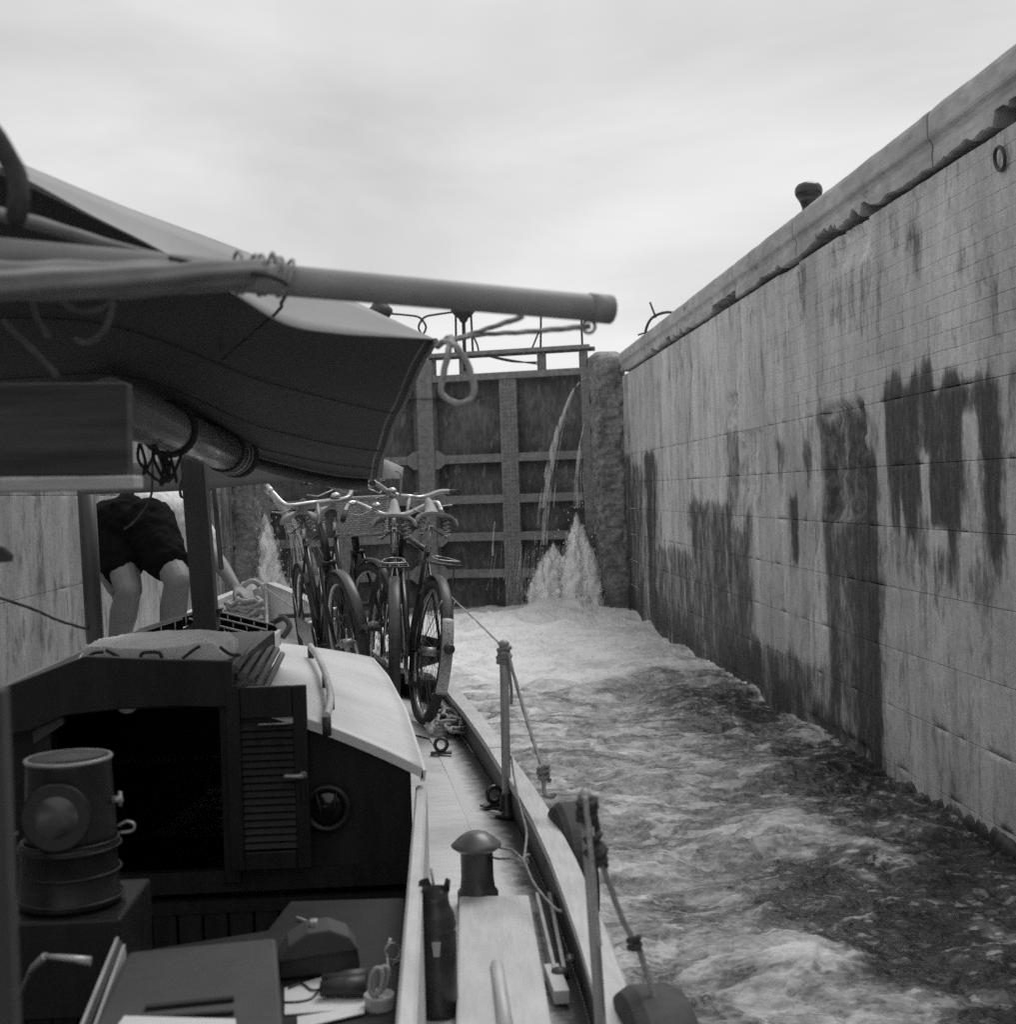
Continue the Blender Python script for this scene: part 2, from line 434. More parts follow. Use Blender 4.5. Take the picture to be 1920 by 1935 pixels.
# damp stains of the right wall as (px, half width px, py top, py bottom, strength) read off the photo, turned into wall coordinates
_st = [(1598, 40, 762, 1425, .62), (1649, 12, 840, 1470, .95), (1632, 16, 960, 1470, .75), (1690, 26, 720, 960, .75), (1720, 48, 700, 1030, .80), (1790, 54, 700, 1040, .86),
       (1845, 24, 690, 820, .66), (1876, 22, 690, 1060, .74), (1915, 14, 690, 770, .6), (1386, 12, 800, 985, .5), (1350, 42, 940, 1200, .55), (1385, 42, 985, 1330, .58),
       (1425, 10, 960, 1345, .75), (1503, 9, 930, 1072, .85), (1231, 10, 845, 1170, .72), (1182, 18, 855, 1170, .62), (1205, 12, 870, 1175, .55), (1270, 40, 1030, 1230, .48),
       (1310, 40, 1060, 1280, .46), (1500, 55, 1230, 1430, .44), (1585, 60, 1330, 1480, .52), (1475, 8, 830, 900, .6), (1530, 9, 830, 920, .58), (1750, 70, 1000, 1120, .4),
       (1180, 10, 700, 850, .22), (1290, 14, 600, 760, .2), (1640, 20, 470, 620, .28), (1725, 16, 420, 520, .42), (1590, 20, 520, 620, .3), (1515, 10, 490, 640, .3), (1850, 60, 1060, 1180, .36)]
STAIN = []
for (px, hw, t, b, k) in _st:
    a = WX(px - hw, (t + b) / 2, WR).y; c = WX(px + hw, (t + b) / 2, WR).y
    STAIN.append(((a + c) / 2, abs(a - c) / 2, WX(px, t, WR).z, WX(px, b, WR).z, k))
LIGHTS = []
for (px, hw, t, b) in [(1752, 10, 850, 1010), (1834, 17, 770, 900), (1668, 6, 760, 900), (1440, 25, 960, 1220), (1775, 22, 990, 1060)]:
    a = WX(px - hw, (t + b) / 2, WR).y; c = WX(px + hw, (t + b) / 2, WR).y
    LIGHTS.append(((a + c) / 2, abs(a - c) / 2, WX(px, t, WR).z, WX(px, b, WR).z))
ERODE = []                                 # broken-out hollows: (Y, half width, z top, z bottom, depth)
for (px, hw, t, b, d) in [(1598, 38, 762, 985, .05), (1420, 20, 812, 935, .035), (1386, 9, 744, 805, .06), (1615, 30, 425, 495, .03), (1490, 18, 480, 520, .03), (1590, 60, 1380, 1480, .03)]:
    a = WX(px - hw, (t + b) / 2, WR).y; c = WX(px + hw, (t + b) / 2, WR).y
    ERODE.append(((a + c) / 2, abs(a - c) / 2, WX(px, t, WR).z, WX(px, b, WR).z, d))

def stain_at(Y, Z):
    s = .10 + .16 * smooth(.5, .75, fbm(Y * 5, Z * .5, 4, 25)) * smooth(2.4, 2.0, Z)
    wob = (fbm(Y * 3, Z * 1.2, 4, 3) - .5); wob2 = (fbm(Y * 1.5, Z * 7, 4, 4) - .5)
    drip = fbm(Y * 9, Z * .3, 4, 15, .6) - .5; run = fbm(Y * 8, Z * .9, 4, 19)
    for (c, hw, zt, zb, k) in STAIN:
        dn = np.clip((zt - Z) / max(zt - zb, .01), 0, 1.3); ww = hw * (1.12 - (.55 if k > .56 and hw < .5 and zb > .25 else .1) * dn ** 1.6)
        across = 1 - smooth(ww * .6, ww * 1.3, np.abs(Y - c + wob * hw * 1.0 + wob2 * .10))
        zz = Z + (fbm(Y * 6, Z * .8, 3, 9) - .5) * .16; zd = Z + drip * min(.9, (zt - zb) * .8)
        along = smooth(zb - .25, zb + .22, zd) * (1 - smooth(zt - .12, zt + .05, zz))
        k = k * (.98 + .56 * run)
        halo = (1 - smooth(ww * .7, ww * 2.1 + .05, np.abs(Y - c + wob * hw * 1.6 + wob2 * .2))) * smooth(zb - .5, zb + .25, zd) * (1 - smooth(zt - .18, zt + .10, zz + wob * .25))
        s = np.maximum(s, np.maximum(1.0 * k * across * along, .50 * k * halo))
    for (c, hw, zt, zb) in LIGHTS:
        m = (1 - smooth(hw * .5, hw * 1.2, np.abs(Y - c + wob * hw))) * smooth(zb - .05, zb + .15, Z) * (1 - smooth(zt - .05, zt + .02, Z))
        s = s * (1 - .85 * m)
    s = s + .30 * smooth(.55, .0, Z) * smooth(7.5, 11, Y) + .05 * smooth(2.2, 1.2, Z) * smooth(10.5, 14, Y)
    return s
def dig_at(Y, Z):
    d = (fbm(Y * 2.2, Z * 2.2, 5, 21) - .5) * .012 + (fbm(Y * 16, Z * 16, 3, 31) - .5) * .006
    for (c, hw, zt, zb, k) in ERODE:
        w = (fbm(Y * 14, Z * 14, 4, 5) - .5)
        m = (1 - smooth(hw * .8, hw * 1.05, np.abs(Y - c + w * hw * .5))) * smooth(zb - .05, zb + .08, Z + w * .15) * (1 - smooth(zt - .03, zt + .01, Z + w * .05))
        d = d - m * (k + k * 1.1 * (fbm(Y * 22, Z * 22, 4, 8) - .5))
    return d
def wall_course(root, z0, z1, ys, face, sgn, m, right):
    """one lift of concrete: a fine front face with chamfered lips at its joints"""
    nz = max(3, int((z1 - z0) / .030)); g = .005
    zs = np.concatenate(([z0 + .0008, z0 + .003], np.linspace(z0 + g, z1 - g, nz), [z1 - .003, z1 - .0008]))
    Yg, Zg = np.meshgrid(ys, zs)
    if right: d = dig_at(Yg, Zg); st = stain_at(Yg, Zg)
    else:
        d = (fbm(Yg * 2.2, Zg * 2.2, 5, 51) - .5) * .012
        st = .16 + .3 * smooth(.55, .8, fbm(Yg * 2.5, Zg * .35, 4, 61)) + .3 * smooth(16, 19.5, Yg) * smooth(2.6, 1.6, Zg)
    lip = np.zeros_like(d); lip[0, :] = -.004; lip[-1, :] = -.004
    jag = smooth(.62, .8, fbm(Yg * 7, Zg * 7, 3, 77)); lip[0, :] -= jag[0] * .03; lip[-1, :] -= jag[-1] * .03; lip[1, :] -= jag[1] * .012; lip[-2, :] -= jag[-2] * .012
    X = face + sgn * (d + lip)             # sgn = -1: right wall, bulging is towards -x
    mb = MB(); R, C = Yg.shape
    P = np.stack([X, Yg, Zg], -1).reshape(-1, 3)
    idx = np.arange(R * C).reshape(R, C)
    q = np.stack([idx[:-1, :-1], idx[:-1, 1:], idx[1:, 1:], idx[1:, :-1]], -1).reshape(-1, 4)
    if not right: q = q[:, ::-1]
    mb.v = P.tolist(); mb.f = q.tolist(); mb.sm = [True] * len(q); mb.attr['stain'] = st.reshape(-1)
    return mb.build('concrete_course', m, root)

SEAM = [-.6, .05, .41, .77, 1.15, 1.52, 1.89, 2.29, 3.46]
ysr = np.concatenate((np.arange(-4, 4.4, .4), np.arange(4.4, 9.5, .028), np.arange(9.5, 20.0, .045), [20.0]))
rw = thing('lock_wall', 'tall stained concrete lock wall to the right of the boat', 'wall', (WR, 8, 0))
for a, b in zip(SEAM[:-1], SEAM[1:]): wall_course(rw, a, b, ysr, WR, -1, M_wall, True)
MB().box((WR + .76, 8.0, 1.445), (1.2, 24, 4.09)).build('wall_core', M_wall, rw)
ysl = np.concatenate((np.arange(-4, 6, .5), np.arange(6, 20.0, .09), [20.0]))
lw = thing('lock_wall', 'pale concrete lock wall behind the stooping person on the left', 'wall', (WL, 8, 0))
for a, b in zip([-.6, .4, 1.15, 1.89, 2.6], [.4, 1.15, 1.89, 2.6, 3.47]): wall_course(lw, a, b, ysl, WL, 1, M_wall_l, False)
MB().box((WL - .70, 8.0, 1.445), (1.2, 24, 4.09)).build('wall_core', M_wall_l, lw)
def coping(root, face, sgn, y0, y1, seed):
    """one coping block: rounded nose over a hollow underside, chipped along the lower edge"""
    prof = [(-.62, 3.50), (.01, 3.475), (.026, 3.482), (.028, 3.56), (.022, 3.60), (.030, 3.625), (.046, 3.645), (.050, 3.66), (.050, 3.755), (.044, 3.780), (.030, 3.795), (.010, 3.80), (-.62, 3.80)]
    ys = np.arange(y0 + .010, y1, .045 if y1 > 3 else .4).tolist(); ys[-1] = y1 - .010
    rows = []
    for y in ys:
        e = .006 if (y == ys[0] or y == ys[-1]) else 0
        row = []
        for i, (p, z) in enumerate(prof):
            n = float(fbm(np.array(y * 4 + seed), np.array(z * 9), 4, 13)) - .5
            c = float(fbm(np.array(y * 9 + seed), np.array(3.), 4, 17))
            dz = 0.0
            if i in (1, 2): dz += .010 + max(0, float(fbm(np.array(y * .9 + seed), np.array(4.), 3, 23)) - .42) * .42 * c * c * 2 + .016 * (float(fbm(np.array(y * 31 + seed), np.array(9.), 3, 18)) - .5)
            row.append((face + sgn * (p + n * .009 - e), y, z + dz + n * .006))
        rows.append(row if sgn > 0 else row[::-1])
    return MB().grid(rows, sm=False).prism([Vector(p) for p in rows[0]], (0, -.001, 0)).build('coping_stone', M_cope, root)
cuts = [-4, 0, 3.4, 7.28, 10.1, 12.2, 15.2, 17.6, 20.0]
for i, (a, b) in enumerate(zip(cuts[:-1], cuts[1:])): coping(rw, WR, -1, a, b, i * 5.3)
for i, (a, b) in enumerate(zip([-4, 2, 6, 10, 13, 16.5], [2, 6, 10, 13, 16.5, 20])): coping(lw, WL, 1, a, b, i * 3.1 + 50)
def pier(root, x0, x1, y0, y1, zt, seed):
    """rough gate pier: weathered stone with a rounded head"""
    mb = MB(); n = 44; zs = np.concatenate((np.linspace(-.6, zt - .16, 200), zt - .16 + .16 * np.sin(np.linspace(.1, 1, 8) * math.pi / 2)))
    cx, cy = (x0 + x1) / 2, (y0 + y1) / 2; hx, hy = (x1 - x0) / 2, (y1 - y0) / 2; rows = []
    for z in zs:
        k = math.sqrt(max(0, 1 - max(0, (z - (zt - .17)) / .172) ** 2)) if z > zt - .17 else 1.0
        ring = []
        for i in range(n + 1):
            a = 2 * math.pi * i / n; ca, sa = math.cos(a), math.sin(a)
            e = .45; rx = math.copysign(abs(ca) ** e, ca); ry = math.copysign(abs(sa) ** e, sa)
            nn = float(fbm(np.array((a if i < n else 0) * 3 + seed), np.array(z * 5.), 5, 41)) - .5
            nn += .6 * (float(fbm(np.array((a if i < n else 0) * 9 + seed), np.array(z * 17.), 3, 43)) - .5); amp = .20 if 1.0 < z < 3.4 else .09
            r = .5 + .5 * k + nn * amp * 1.6
            ring.append((cx + hx * rx * r, cy + hy * ry * r, z))
        rows.append(ring)
    mb.grid(rows).lathe([(0.001, 0), (hx * .5, -.02)], (cx, cy, zt), 12)
    return mb.build('gate_pier', M_rough, root)
pier(rw, 2.30, 2.82, 19.98, 21.2, 3.86, 1.0)
pier(lw, -3.08, -2.62, 19.98, 21.2, 3.86, 9.0)
# rough dark footing stones at the water line of the right wall
rnd = random.Random(3)
for i in range(34):
    y = 4.5 + i * .105 + rnd.uniform(-.04, .04); s = rnd.uniform(.05, .10)
    prof = [(s * .75, -.16), (s * 1.05, -.05), (s * .9, .015), (s * .5, .05), (.01, .06)]
    o = MB().lathe(prof, (WR + .0, y, 0.03 + rnd.uniform(-.03, .02) - .0028 * i), 9, sx=rnd.uniform(.35, .6), sy=rnd.uniform(1.0, 1.3)).build('footing_stone', M_bulw, rw)
# iron mooring ring set in the wall, ladder rail and bollard on the coping
p = WX(1897, 300, WR)
MB().torus(p + Vector((-.02, 0, 0)), .055, .009, Matrix.Rotation(math.radians(82), 3, 'Y')).build('mooring_ring', M_iron, rw)
p = W(1529, 392, 10.3); p.x = max(p.x, WR + .12)
bo = thing('mooring_bollard', 'mushroom headed iron bollard on top of the right lock wall', 'bollard', (p.x, p.y, TOP - .02))
MB().lathe([(.085, 0), (.07, .03), (.055, .07), (.054, .11), (.066, .15), (.090, .19)], (p.x, p.y, TOP - .01), 24).build('stem', M_cast, bo)
MB().lathe([(.090, .19), (.103, .215), (.106, .24), (.100, .268), (.082, .290), (.05, .303), (.001, .307)], (p.x, p.y, TOP - .01), 28).build('cap', M_cast, bo)
lr = thing('ladder_rail', 'bent iron ladder hoop sticking up over the right wall coping', 'rail', (WR + .1, 17.2, TOP))
q = W(1222, 603, 17.4); q.x = max(q.x, WR - .05)
MB().tube(curve([(WR - .02, 17.5, 3.72), (WR - .01, 17.5, 3.86), (WR + .05, 17.3, 3.98), (WR + .2, 17.0, 4.0), (WR + .34, 16.8, 3.9), (WR + .36, 16.8, 3.76)], 5), .018, 8).build('hoop', M_iron, lr)
MB().tube([(WR + .07, 17.2, 3.96), (WR + .0, 17.2, 4.16)], .013, 6).tube([(WR - .12, 17.5, 3.78), (WR + .02, 17.5, 3.82)], .013, 6).build('prong', M_iron, lr)

# ------------------------------------------------------------------ ground, upper water
M_ground = mat('bank_ground', 0.12, 0.95, 0.4, 3, bump=0.02, blotch=.3, blotch_scale=.3)
for s_, x0, x1 in ((1, WR + .55, 900), (-1, -900, WL - .55)):
    o = MB().grid([[(x0, -900, 3.785), (x1, -900, 3.785)], [(x0, 21.6, 3.785), (x1, 21.6, 3.785)]]).build('ground', M_ground); o['kind'] = 'structure'
o = MB().grid([[(3.3, 21.6, 3.785), (900, 21.6, 3.785)], [(3.3, 2500, 3.785), (900, 2500, 3.785)]]).build('ground', M_ground); o['kind'] = 'structure'
o = MB().grid([[(-900, 21.6, 3.785), (-3.6, 21.6, 3.785)], [(-900, 2500, 3.785), (-3.6, 2500, 3.785)]]).build('ground', M_ground); o['kind'] = 'structure'
M_upper = mat('upper_water', 0.08, 0.15, 0.2, 2, bump=0.01)
o = MB().grid([[(-3.7, 21.2, 3.3), (3.4, 21.2, 3.3)], [(-3.7, 2500, 3.3), (3.4, 2500, 3.3)]]).build('upper_canal_water', M_upper); o['kind'] = 'structure'
o = MB().grid([[(-5, -300, -.62), (4, -300, -.62)], [(-5, 23, -.62), (4, 23, -.62)]]).build('lock_floor', M_ground); o['kind'] = 'structure'

# ------------------------------------------------------------------ lock gate leaves
def gate_leaf(H, Mi, label, side):
    root = thing('lock_gate_leaf', label, 'lock gate', (H[0], H[1], 0))
    H = Vector((H[0], H[1], 0)); Mi = Vector((Mi[0], Mi[1], 0)); d = (Mi - H); Ln = d.length; d.normalize()
    n = Vector((d.y, -d.x, 0)); n = n if n.y < 0 else -n            # towards the lower water
    rot = Matrix((d, n, Vector((0, 0, 1)))).transposed()
    def bx(t, w, off, dep, z0, z1, name, m, bev=.006):
        c = H + d * t + n * off; c.z = (z0 + z1) / 2
        return MB().box(c, (w, dep, z1 - z0), rot).build(name, m, root, bev)
    zt = 3.62; gz = [2.34, 1.71, 1.13, .56, -.02]
    posts = [.07, Ln * .485, Ln - .085]
    edges = [(.13, Ln * .485 - .13), (Ln * .485 + .13, Ln - .17)]
    zz = [zt - .06] + gz
    for (e0, e1) in edges:
        for a, b in zip(zz[1:], zz[:-1]):
            bx((e0 + e1) / 2, e1 - e0 + .1, -.10, .016, a, b, 'skin_plate', M_plate, 0)
    bx(.07, .13, .02, .26, -.5, zt, 'heel_post', M_steel)
    po = bx(Ln * .485, .27, .06, .10, -.5, zt, 'middle_post', M_steel)
    bx(Ln - .085, .17, .04, .24, -.5, zt + .28, 'mitre_post', M_steel)
    riv = MB()
    for k in range(58):
        z = .05 + k * .061
        for s in (-.085, -.03, .03, .085):
            c = H + d * (Ln * .485 + s) + n * .111; c.z = z
            riv.box(c, (.030, .022, .030), rot)
    riv.build('rivets', M_steel, po, kind='stuff')
    for z in gz:
        for (e0, e1) in edges:
            g = bx((e0 + e1) / 2, e1 - e0, .05, .09, z - .065, z + .065, 'girder', M_steel)
            c = H + d * ((e0 + e1) / 2) + n * .0; c.z = z + .055
            MB().box(c + n * -.02, (e1 - e0 - .01, .16, .016), rot).build('flange', M_steel, g)
        for t0, sg in ((Ln - .17, -1), (Ln * .485 + .13, 1)):
            if z < 0: continue
            if sg == 1: continue
            c = H + d * t0 + n * .098; poly = []
            for (a, b) in ((0.02, .15), (-.07, .14), (-.17, .06), (-.17, -.06), (-.07, -.14), (.02, -.15)):
                q = c + d * (a * 1.0); q.z = z + b; poly.append(q)
            MB().prism(poly, n * .012).build('gusset_plate', M_steel, root)
    tb = bx(Ln / 2, Ln - .02, .06, .16, zt - .075, zt + .03, 'top_girder', M_steel)
    # service walkway on short stands
    st = [.12, Ln * .29, Ln * .76, Ln - .12]
    for t in st: bx(t, .12, -.02, .10, zt + .032, 3.93, 'walkway_stand', M_steel)
    for off in (.12, -.26):
        bx(Ln / 2, Ln + .02, off, .05, 3.93, 3.995, 'walkway_beam', M_steel)
    for k in range(12):
        t = Ln * (k + .5) / 12
        bx(t, Ln / 12 - .03, -.07, .30, 3.955, 3.98, 'walkway_plank', M_iron, .003)
    # handrail
    def at(t, z, off=.12):
        c = H + d * t + n * off; c.z = z; return c
    if side > 0:
        MB().tube(curve([at(.10, 3.99), at(.10, 4.32), at(.08, 4.40), at(-.06, 4.46)], 5), .018, 6).build('handrail_post', M_iron, root)
        MB().tube([at(Ln * .28, 3.99), at(Ln * .27, 4.62)], .018, 6).tube(curve([at(Ln * .33, 3.99), at(Ln * .31, 4.1), at(Ln * .285, 4.25)], 4), .014, 6).build('handrail_post', M_iron, root)
    # paddle gear
    tg = Ln * .735
    for s in (-.135, .135):
        MB().tube([at(tg + s, 3.99), at(tg + s * .92, 4.62)], .020, 6).tube(curve([at(tg + s * 1.4 - .04, 3.99), at(tg + s * 1.3 - .03, 4.1), at(tg + s, 4.26)], 4), .016, 6).build('gear_leg', M_iron, root)
    scr = MB().tube([at(tg, 3.7), at(tg, 4.6)], .026, 8)
    for k in range(26): scr.lathe([(.026, 0), (.034, .008), (.026, .016)], at(tg, 4.0 + k * .022), 8)
    scr.build('lifting_screw', M_iron, root)
    MB().lathe([(.03, 4.44), (.06, 4.47), (.07, 4.50), (.15, 4.57), (.19, 4.63), (.19, 4.68), (.14, 4.73), (.10, 4.80), (.05, 4.84), (.03, 4.84), (.03, 4.90), (.045, 4.93), (.02, 4.96), (.001, 4.96)], at(tg, 0), 18).build('gear_head', M_iron, root)
    MB().tube(curve([at(tg + .16, 4.62), at(tg + .45, 4.6), at(Ln - .10, 4.58), at(Ln - .02, 4.52), at(Ln + .03, 4.42), at(Ln - .02, 4.31), at(Ln - .10, 4.25), at(Ln - .15, 4.15), at(Ln - .155, 3.99)], 5), .017, 6).build('handrail', M_iron, root)
    # sagging chain links below the walkway
    if side > 0:
        for k in range(2):
            MB().tube(curve([at(Ln * .60, 3.92 - .01 * k), at(Ln * .45, 3.82 - .02 * k), at(Ln * .30, 3.74 + .03 * k)], 6), .012, 5).build('chain', M_iron, root)
    return root
gate_leaf((2.36, 20.55), (-.17, 21.42), 'riveted iron lock gate leaf on the right, with a water jet at its foot', 1)
gate_leaf((-2.70, 20.55), (-.19, 21.42), 'riveted iron lock gate leaf on the left, mostly behind the bicycles', -1)
# ------------------------------------------------------------------ water in the lock
def water_material():
    m = bpy.data.materials.new('foaming_water'); m.use_nodes = True
    nt = m.node_tree; N = nt.nodes; L = nt.links; bs = N['Principled BSDF']
    at = N.new('ShaderNodeAttribute'); at.attribute_name = 'foam'
    ge = N.new('ShaderNodeNewGeometry')
    nz = N.new('ShaderNodeTexNoise'); nz.inputs['Scale'].default_value = 26; nz.inputs['Detail'].default_value = 8; nz.inputs['Roughness'].default_value = .7; nz.inputs['Distortion'].default_value = .8
    L.new(ge.outputs['Position'], nz.inputs['Vector'])
    s = N.new('ShaderNodeMath'); s.operation = 'MULTIPLY_ADD'; s.inputs[1].default_value = .40
    L.new(nz.outputs[0], s.inputs[0])
    sub = N.new('ShaderNodeMath'); sub.operation = 'SUBTRACT'; sub.inputs[1].default_value = .20
    L.new(at.outputs['Fac'], sub.inputs[0]); L.new(sub.outputs[0], s.inputs[2])
    cr = N.new('ShaderNodeValToRGB'); e = cr.color_ramp.elements
    e[0].position = .10; e[0].color = (.018, .018, .018, 1); e[1].position = .98; e[1].color = (.80, .80, .80, 1)
    for q, v in ((.34, .045), (.50, .16), (.62, .33), (.78, .55)):
        a = cr.color_ramp.elements.new(q); a.color = (v, v, v, 1)
    L.new(s.outputs[0], cr.inputs[0]); L.new(cr.outputs[0], bs.inputs['Base Color'])
    rr = N.new('ShaderNodeMapRange'); rr.inputs[1].default_value = .35; rr.inputs[2].default_value = .8; rr.inputs[3].default_value = .10; rr.inputs[4].default_value = .7
    L.new(s.outputs[0], rr.inputs[0]); L.new(rr.outputs[0], bs.inputs['Roughness'])
    bs.inputs['IOR'].default_value = 1.33
    bp = N.new('ShaderNodeBump'); bp.inputs['Distance'].default_value = .006
    L.new(nz.outputs[0], bp.inputs['Height']); L.new(bp.outputs[0], bs.inputs['Normal'])
    bs.inputs['Specular IOR Level'].default_value = .5
    return m
M_water = water_material()
def plume_material():
    m = mat('white_water', 0.94, 0.8, 0.05, 14, stretch=(1, 1, .3), bump=0.010)
    nt = m.node_tree; N = nt.nodes; L = nt.links
    bs = N['Principled BSDF']
    return m
M_foam = plume_material()

def water_sheet():
    ys = [3.4]
    while ys[-1] < 21.6: ys.append(ys[-1] + max(.0045, ys[-1] ** 2 / 4700.0))
    ys = np.array(ys)
    xs = np.concatenate((np.arange(WL - .05, -.7, .05), np.arange(-.7, 0.2, .015), np.arange(.2, WR + .06, .0062)))
    X, Y = np.meshgrid(xs, ys)
    # flow: away from the gate, with eddies; kept on a coarse grid and looked up
    gx = np.arange(-3.6, 3.4, .03); gy = np.arange(2.6, 22.6, .03); GX, GY = np.meshgrid(gx, gy)
    p = fbm(GX * .75 + 3.1, GY * .62, 3, 101) * 1.1 + fbm(GX * 3.0, GY * 2.6, 3, 111) * .42 + .12 * GX
    for (cx, cy, r, k) in [(1.22, 6.05, .55, .85), (.8, 8.6, .6, -.4), (2.1, 7.2, .45, .4), (1.2, 5.0, .4, -.5), (1.9, 10.5, .8, -.3), (2.2, 5.2, .5, .3)]:
        p = p + k * r * np.exp(-((GX - cx) ** 2 + (GY - cy) ** 2) / (r * r))
    pv, pu = np.gradient(p, .03); U = pv; V = -pu; sp = np.sqrt(U * U + V * V) + .3; U /= sp; V /= sp
    def look(A, x, y):
        return A[np.clip(((y - 2.6) / .03).astype(int), 0, len(gy) - 1), np.clip(((x + 3.6) / .03).astype(int), 0, len(gx) - 1)]
    A1 = np.zeros_like(X); A2 = np.zeros_like(X); A3 = np.zeros_like(X)
    for sg in (1, -1):
        x, y = X.copy(), Y.copy(); st = .011 + .010 * smooth(7, 12, Y)
        for k in range(8):
            x = x + sg * look(U, x, y) * st; y = y + sg * look(V, x, y) * st
            A1 += vnoise(x * 19, y * 19, 5); A2 += vnoise(x * 46, y * 46, 8); A3 += vnoise(x * 105, y * 105, 9)
    def unit(a): return (a - a.mean()) / a.std()
    lic = unit(A1) * .30 + unit(A2) * .55 + unit(A3) * .75; lic = np.clip(lic, -2.6, 1.9)
    big = fbm(X * .9 + 8, Y * .8, 4, 131) - .5
    mid = fbm(X * 3.1, Y * 3.1, 4, 141) - .5
    # where the water is beaten white: everything near the gate, then greyer, dark and glassy close by on the right
    edge = Y + big * 3.5 + mid * 1.2
    base = .555 + .14 * smooth(11.2, 13.2, edge) + .24 * smooth(12.2, 15.0, edge)
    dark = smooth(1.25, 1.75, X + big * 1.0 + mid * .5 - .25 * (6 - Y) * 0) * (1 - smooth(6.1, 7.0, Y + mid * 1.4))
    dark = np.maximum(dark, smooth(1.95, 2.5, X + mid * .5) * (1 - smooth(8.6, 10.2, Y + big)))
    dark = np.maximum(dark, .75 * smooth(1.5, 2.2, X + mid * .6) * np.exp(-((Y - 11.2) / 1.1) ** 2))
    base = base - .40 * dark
    for (cx, cy, r, k) in [(1.3, 5.15, .30, .26), (1.69, 7.1, .30, .18), (2.42, 7.0, .20, .30), (2.0, 6.55, .30, .26), (1.05, 7.6, .35, .12), (1.85, 4.75, .20, .22), (2.3, 5.3, .28, .20), (1.5, 4.6, .3, .12), (2.6, 5.9, .2, .2),
                           (.98, 6.05, .14, -.28), (1.05, 5.75, .12, -.16), (1.6, 6.1, .20, -.12), (1.05, 5.0, .12, -.2), (.9, 4.8, .12, -.16), (1.9, 8.2, .3, -.1)]:
        base = base + k * np.exp(-(((X - cx) ** 2 + (Y - cy) ** 2 * 1.6) / (r * r)) ** 1.3)
    near = 1 - smooth(11, 16, Y)
    wx_ = fbm(X * 2.3, Y * 2.3, 3, 201) - .5; wy_ = fbm(X * 2.3, Y * 2.3, 3, 211) - .5
    ux = look(U, X, Y); uy = look(V, X, Y)
    al = (X * ux + Y * uy); ac = (X * -uy + Y * ux)
    bill = fbm(X * 5.5 + wx_ * 1.6, Y * 7.5 + wy_ * 1.6, 5, 221, .58) - .5
    fine = fbm(X * 17 + wx_ * 2, Y * 24 + wy_ * 2, 4, 231, .6) - .5
    patch = smooth(.54, .60, fbm(X * 4.2 + wx_ * 1.5, Y * 5.5 + wy_ * 1.5, 5, 241, .6)); fleck = smooth(.60, .66, fbm(X * 15, Y * 21, 4, 251, .6))
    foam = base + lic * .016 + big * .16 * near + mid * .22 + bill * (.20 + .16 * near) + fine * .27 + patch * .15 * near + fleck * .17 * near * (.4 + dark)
    foam = foam + .25 * np.exp(-((WR - X) / .04) ** 2) * (fbm(X * 3, Y * 2, 3, 7) > .45)      # froth line along the wall
    # relief: boils and chop, stronger towards the gate, sharp little ripples everywhere
    def ridged(x, y, o, sd): return 1 - np.abs(fbm(x, y, o, sd) - .5) * 2.6
    H = (fbm(X * 1.4, Y * 1.5, 4, 151) - .5) * (.12 + .12 * smooth(8, 15, Y)) + ridged(X * 3.4 + wx_ * 2, Y * 4.4 + wy_ * 2, 3, 161) * .030 + ridged(X * 10 + wx_ * 2, Y * 15 + wy_ * 2, 4, 163) * .015 + lic * .0016
    H = H + .22 * smooth(14.5, 17.5, Y) * np.maximum(0, fbm(X * 1.1 + 5, Y * .8, 3, 171) - .35) - .07
    for (cx, cy, r, k) in [(1.69, 7.1, .28, .07), (2.42, 7.0, .22, .04), (1.3, 5.15, .28, .07), (1.22, 6.05, .35, -.07), (1.05, 7.6, .3, .06), (2.0, 6.55, .22, .06), (1.0, 19.0, 1.0, .12), (1.8, 19.6, .6, .22), (-.3, 18.6, .9, .1)]:
        H = H + k * np.exp(-(((X - cx) ** 2 + (Y - cy) ** 2) / (r * r)))
    mb = MB(); R, C = X.shape
    P = np.stack([X, Y, H], -1).reshape(-1, 3); idx = np.arange(R * C).reshape(R, C)
    q = np.stack([idx[:-1, :-1], idx[:-1, 1:], idx[1:, 1:], idx[1:, :-1]], -1).reshape(-1, 4)
    me = bpy.data.meshes.new('water')
    me.vertices.add(R * C); me.vertices.foreach_set('co', P.ravel().astype(np.float32))
    me.loops.add(q.size); me.loops.foreach_set('vertex_index', q.ravel().astype(np.int32))
    me.polygons.add(len(q)); me.polygons.foreach_set('loop_start', np.arange(0, q.size, 4, dtype=np.int32))
    me.polygons.foreach_set('use_smooth', np.ones(len(q), dtype=bool))
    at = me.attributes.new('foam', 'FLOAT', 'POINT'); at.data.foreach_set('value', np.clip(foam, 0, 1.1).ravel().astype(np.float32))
    me.update(calc_edges=True); me.validate()
    me.materials.append(M_water)
    o = bpy.data.objects.new('water', me); COL.objects.link(o); o['kind'] = 'structure'
    o['label'] = 'foaming water filling the lock chamber'
    return o
water_sheet()
o = MB().grid([[(WL - .05, -60, -.03), (WR + .06, -60, -.03)], [(WL - .05, 3.4, -.03), (WR + .06, 3.4, -.03)]]).build('water', M_upper); o['kind'] = 'structure'

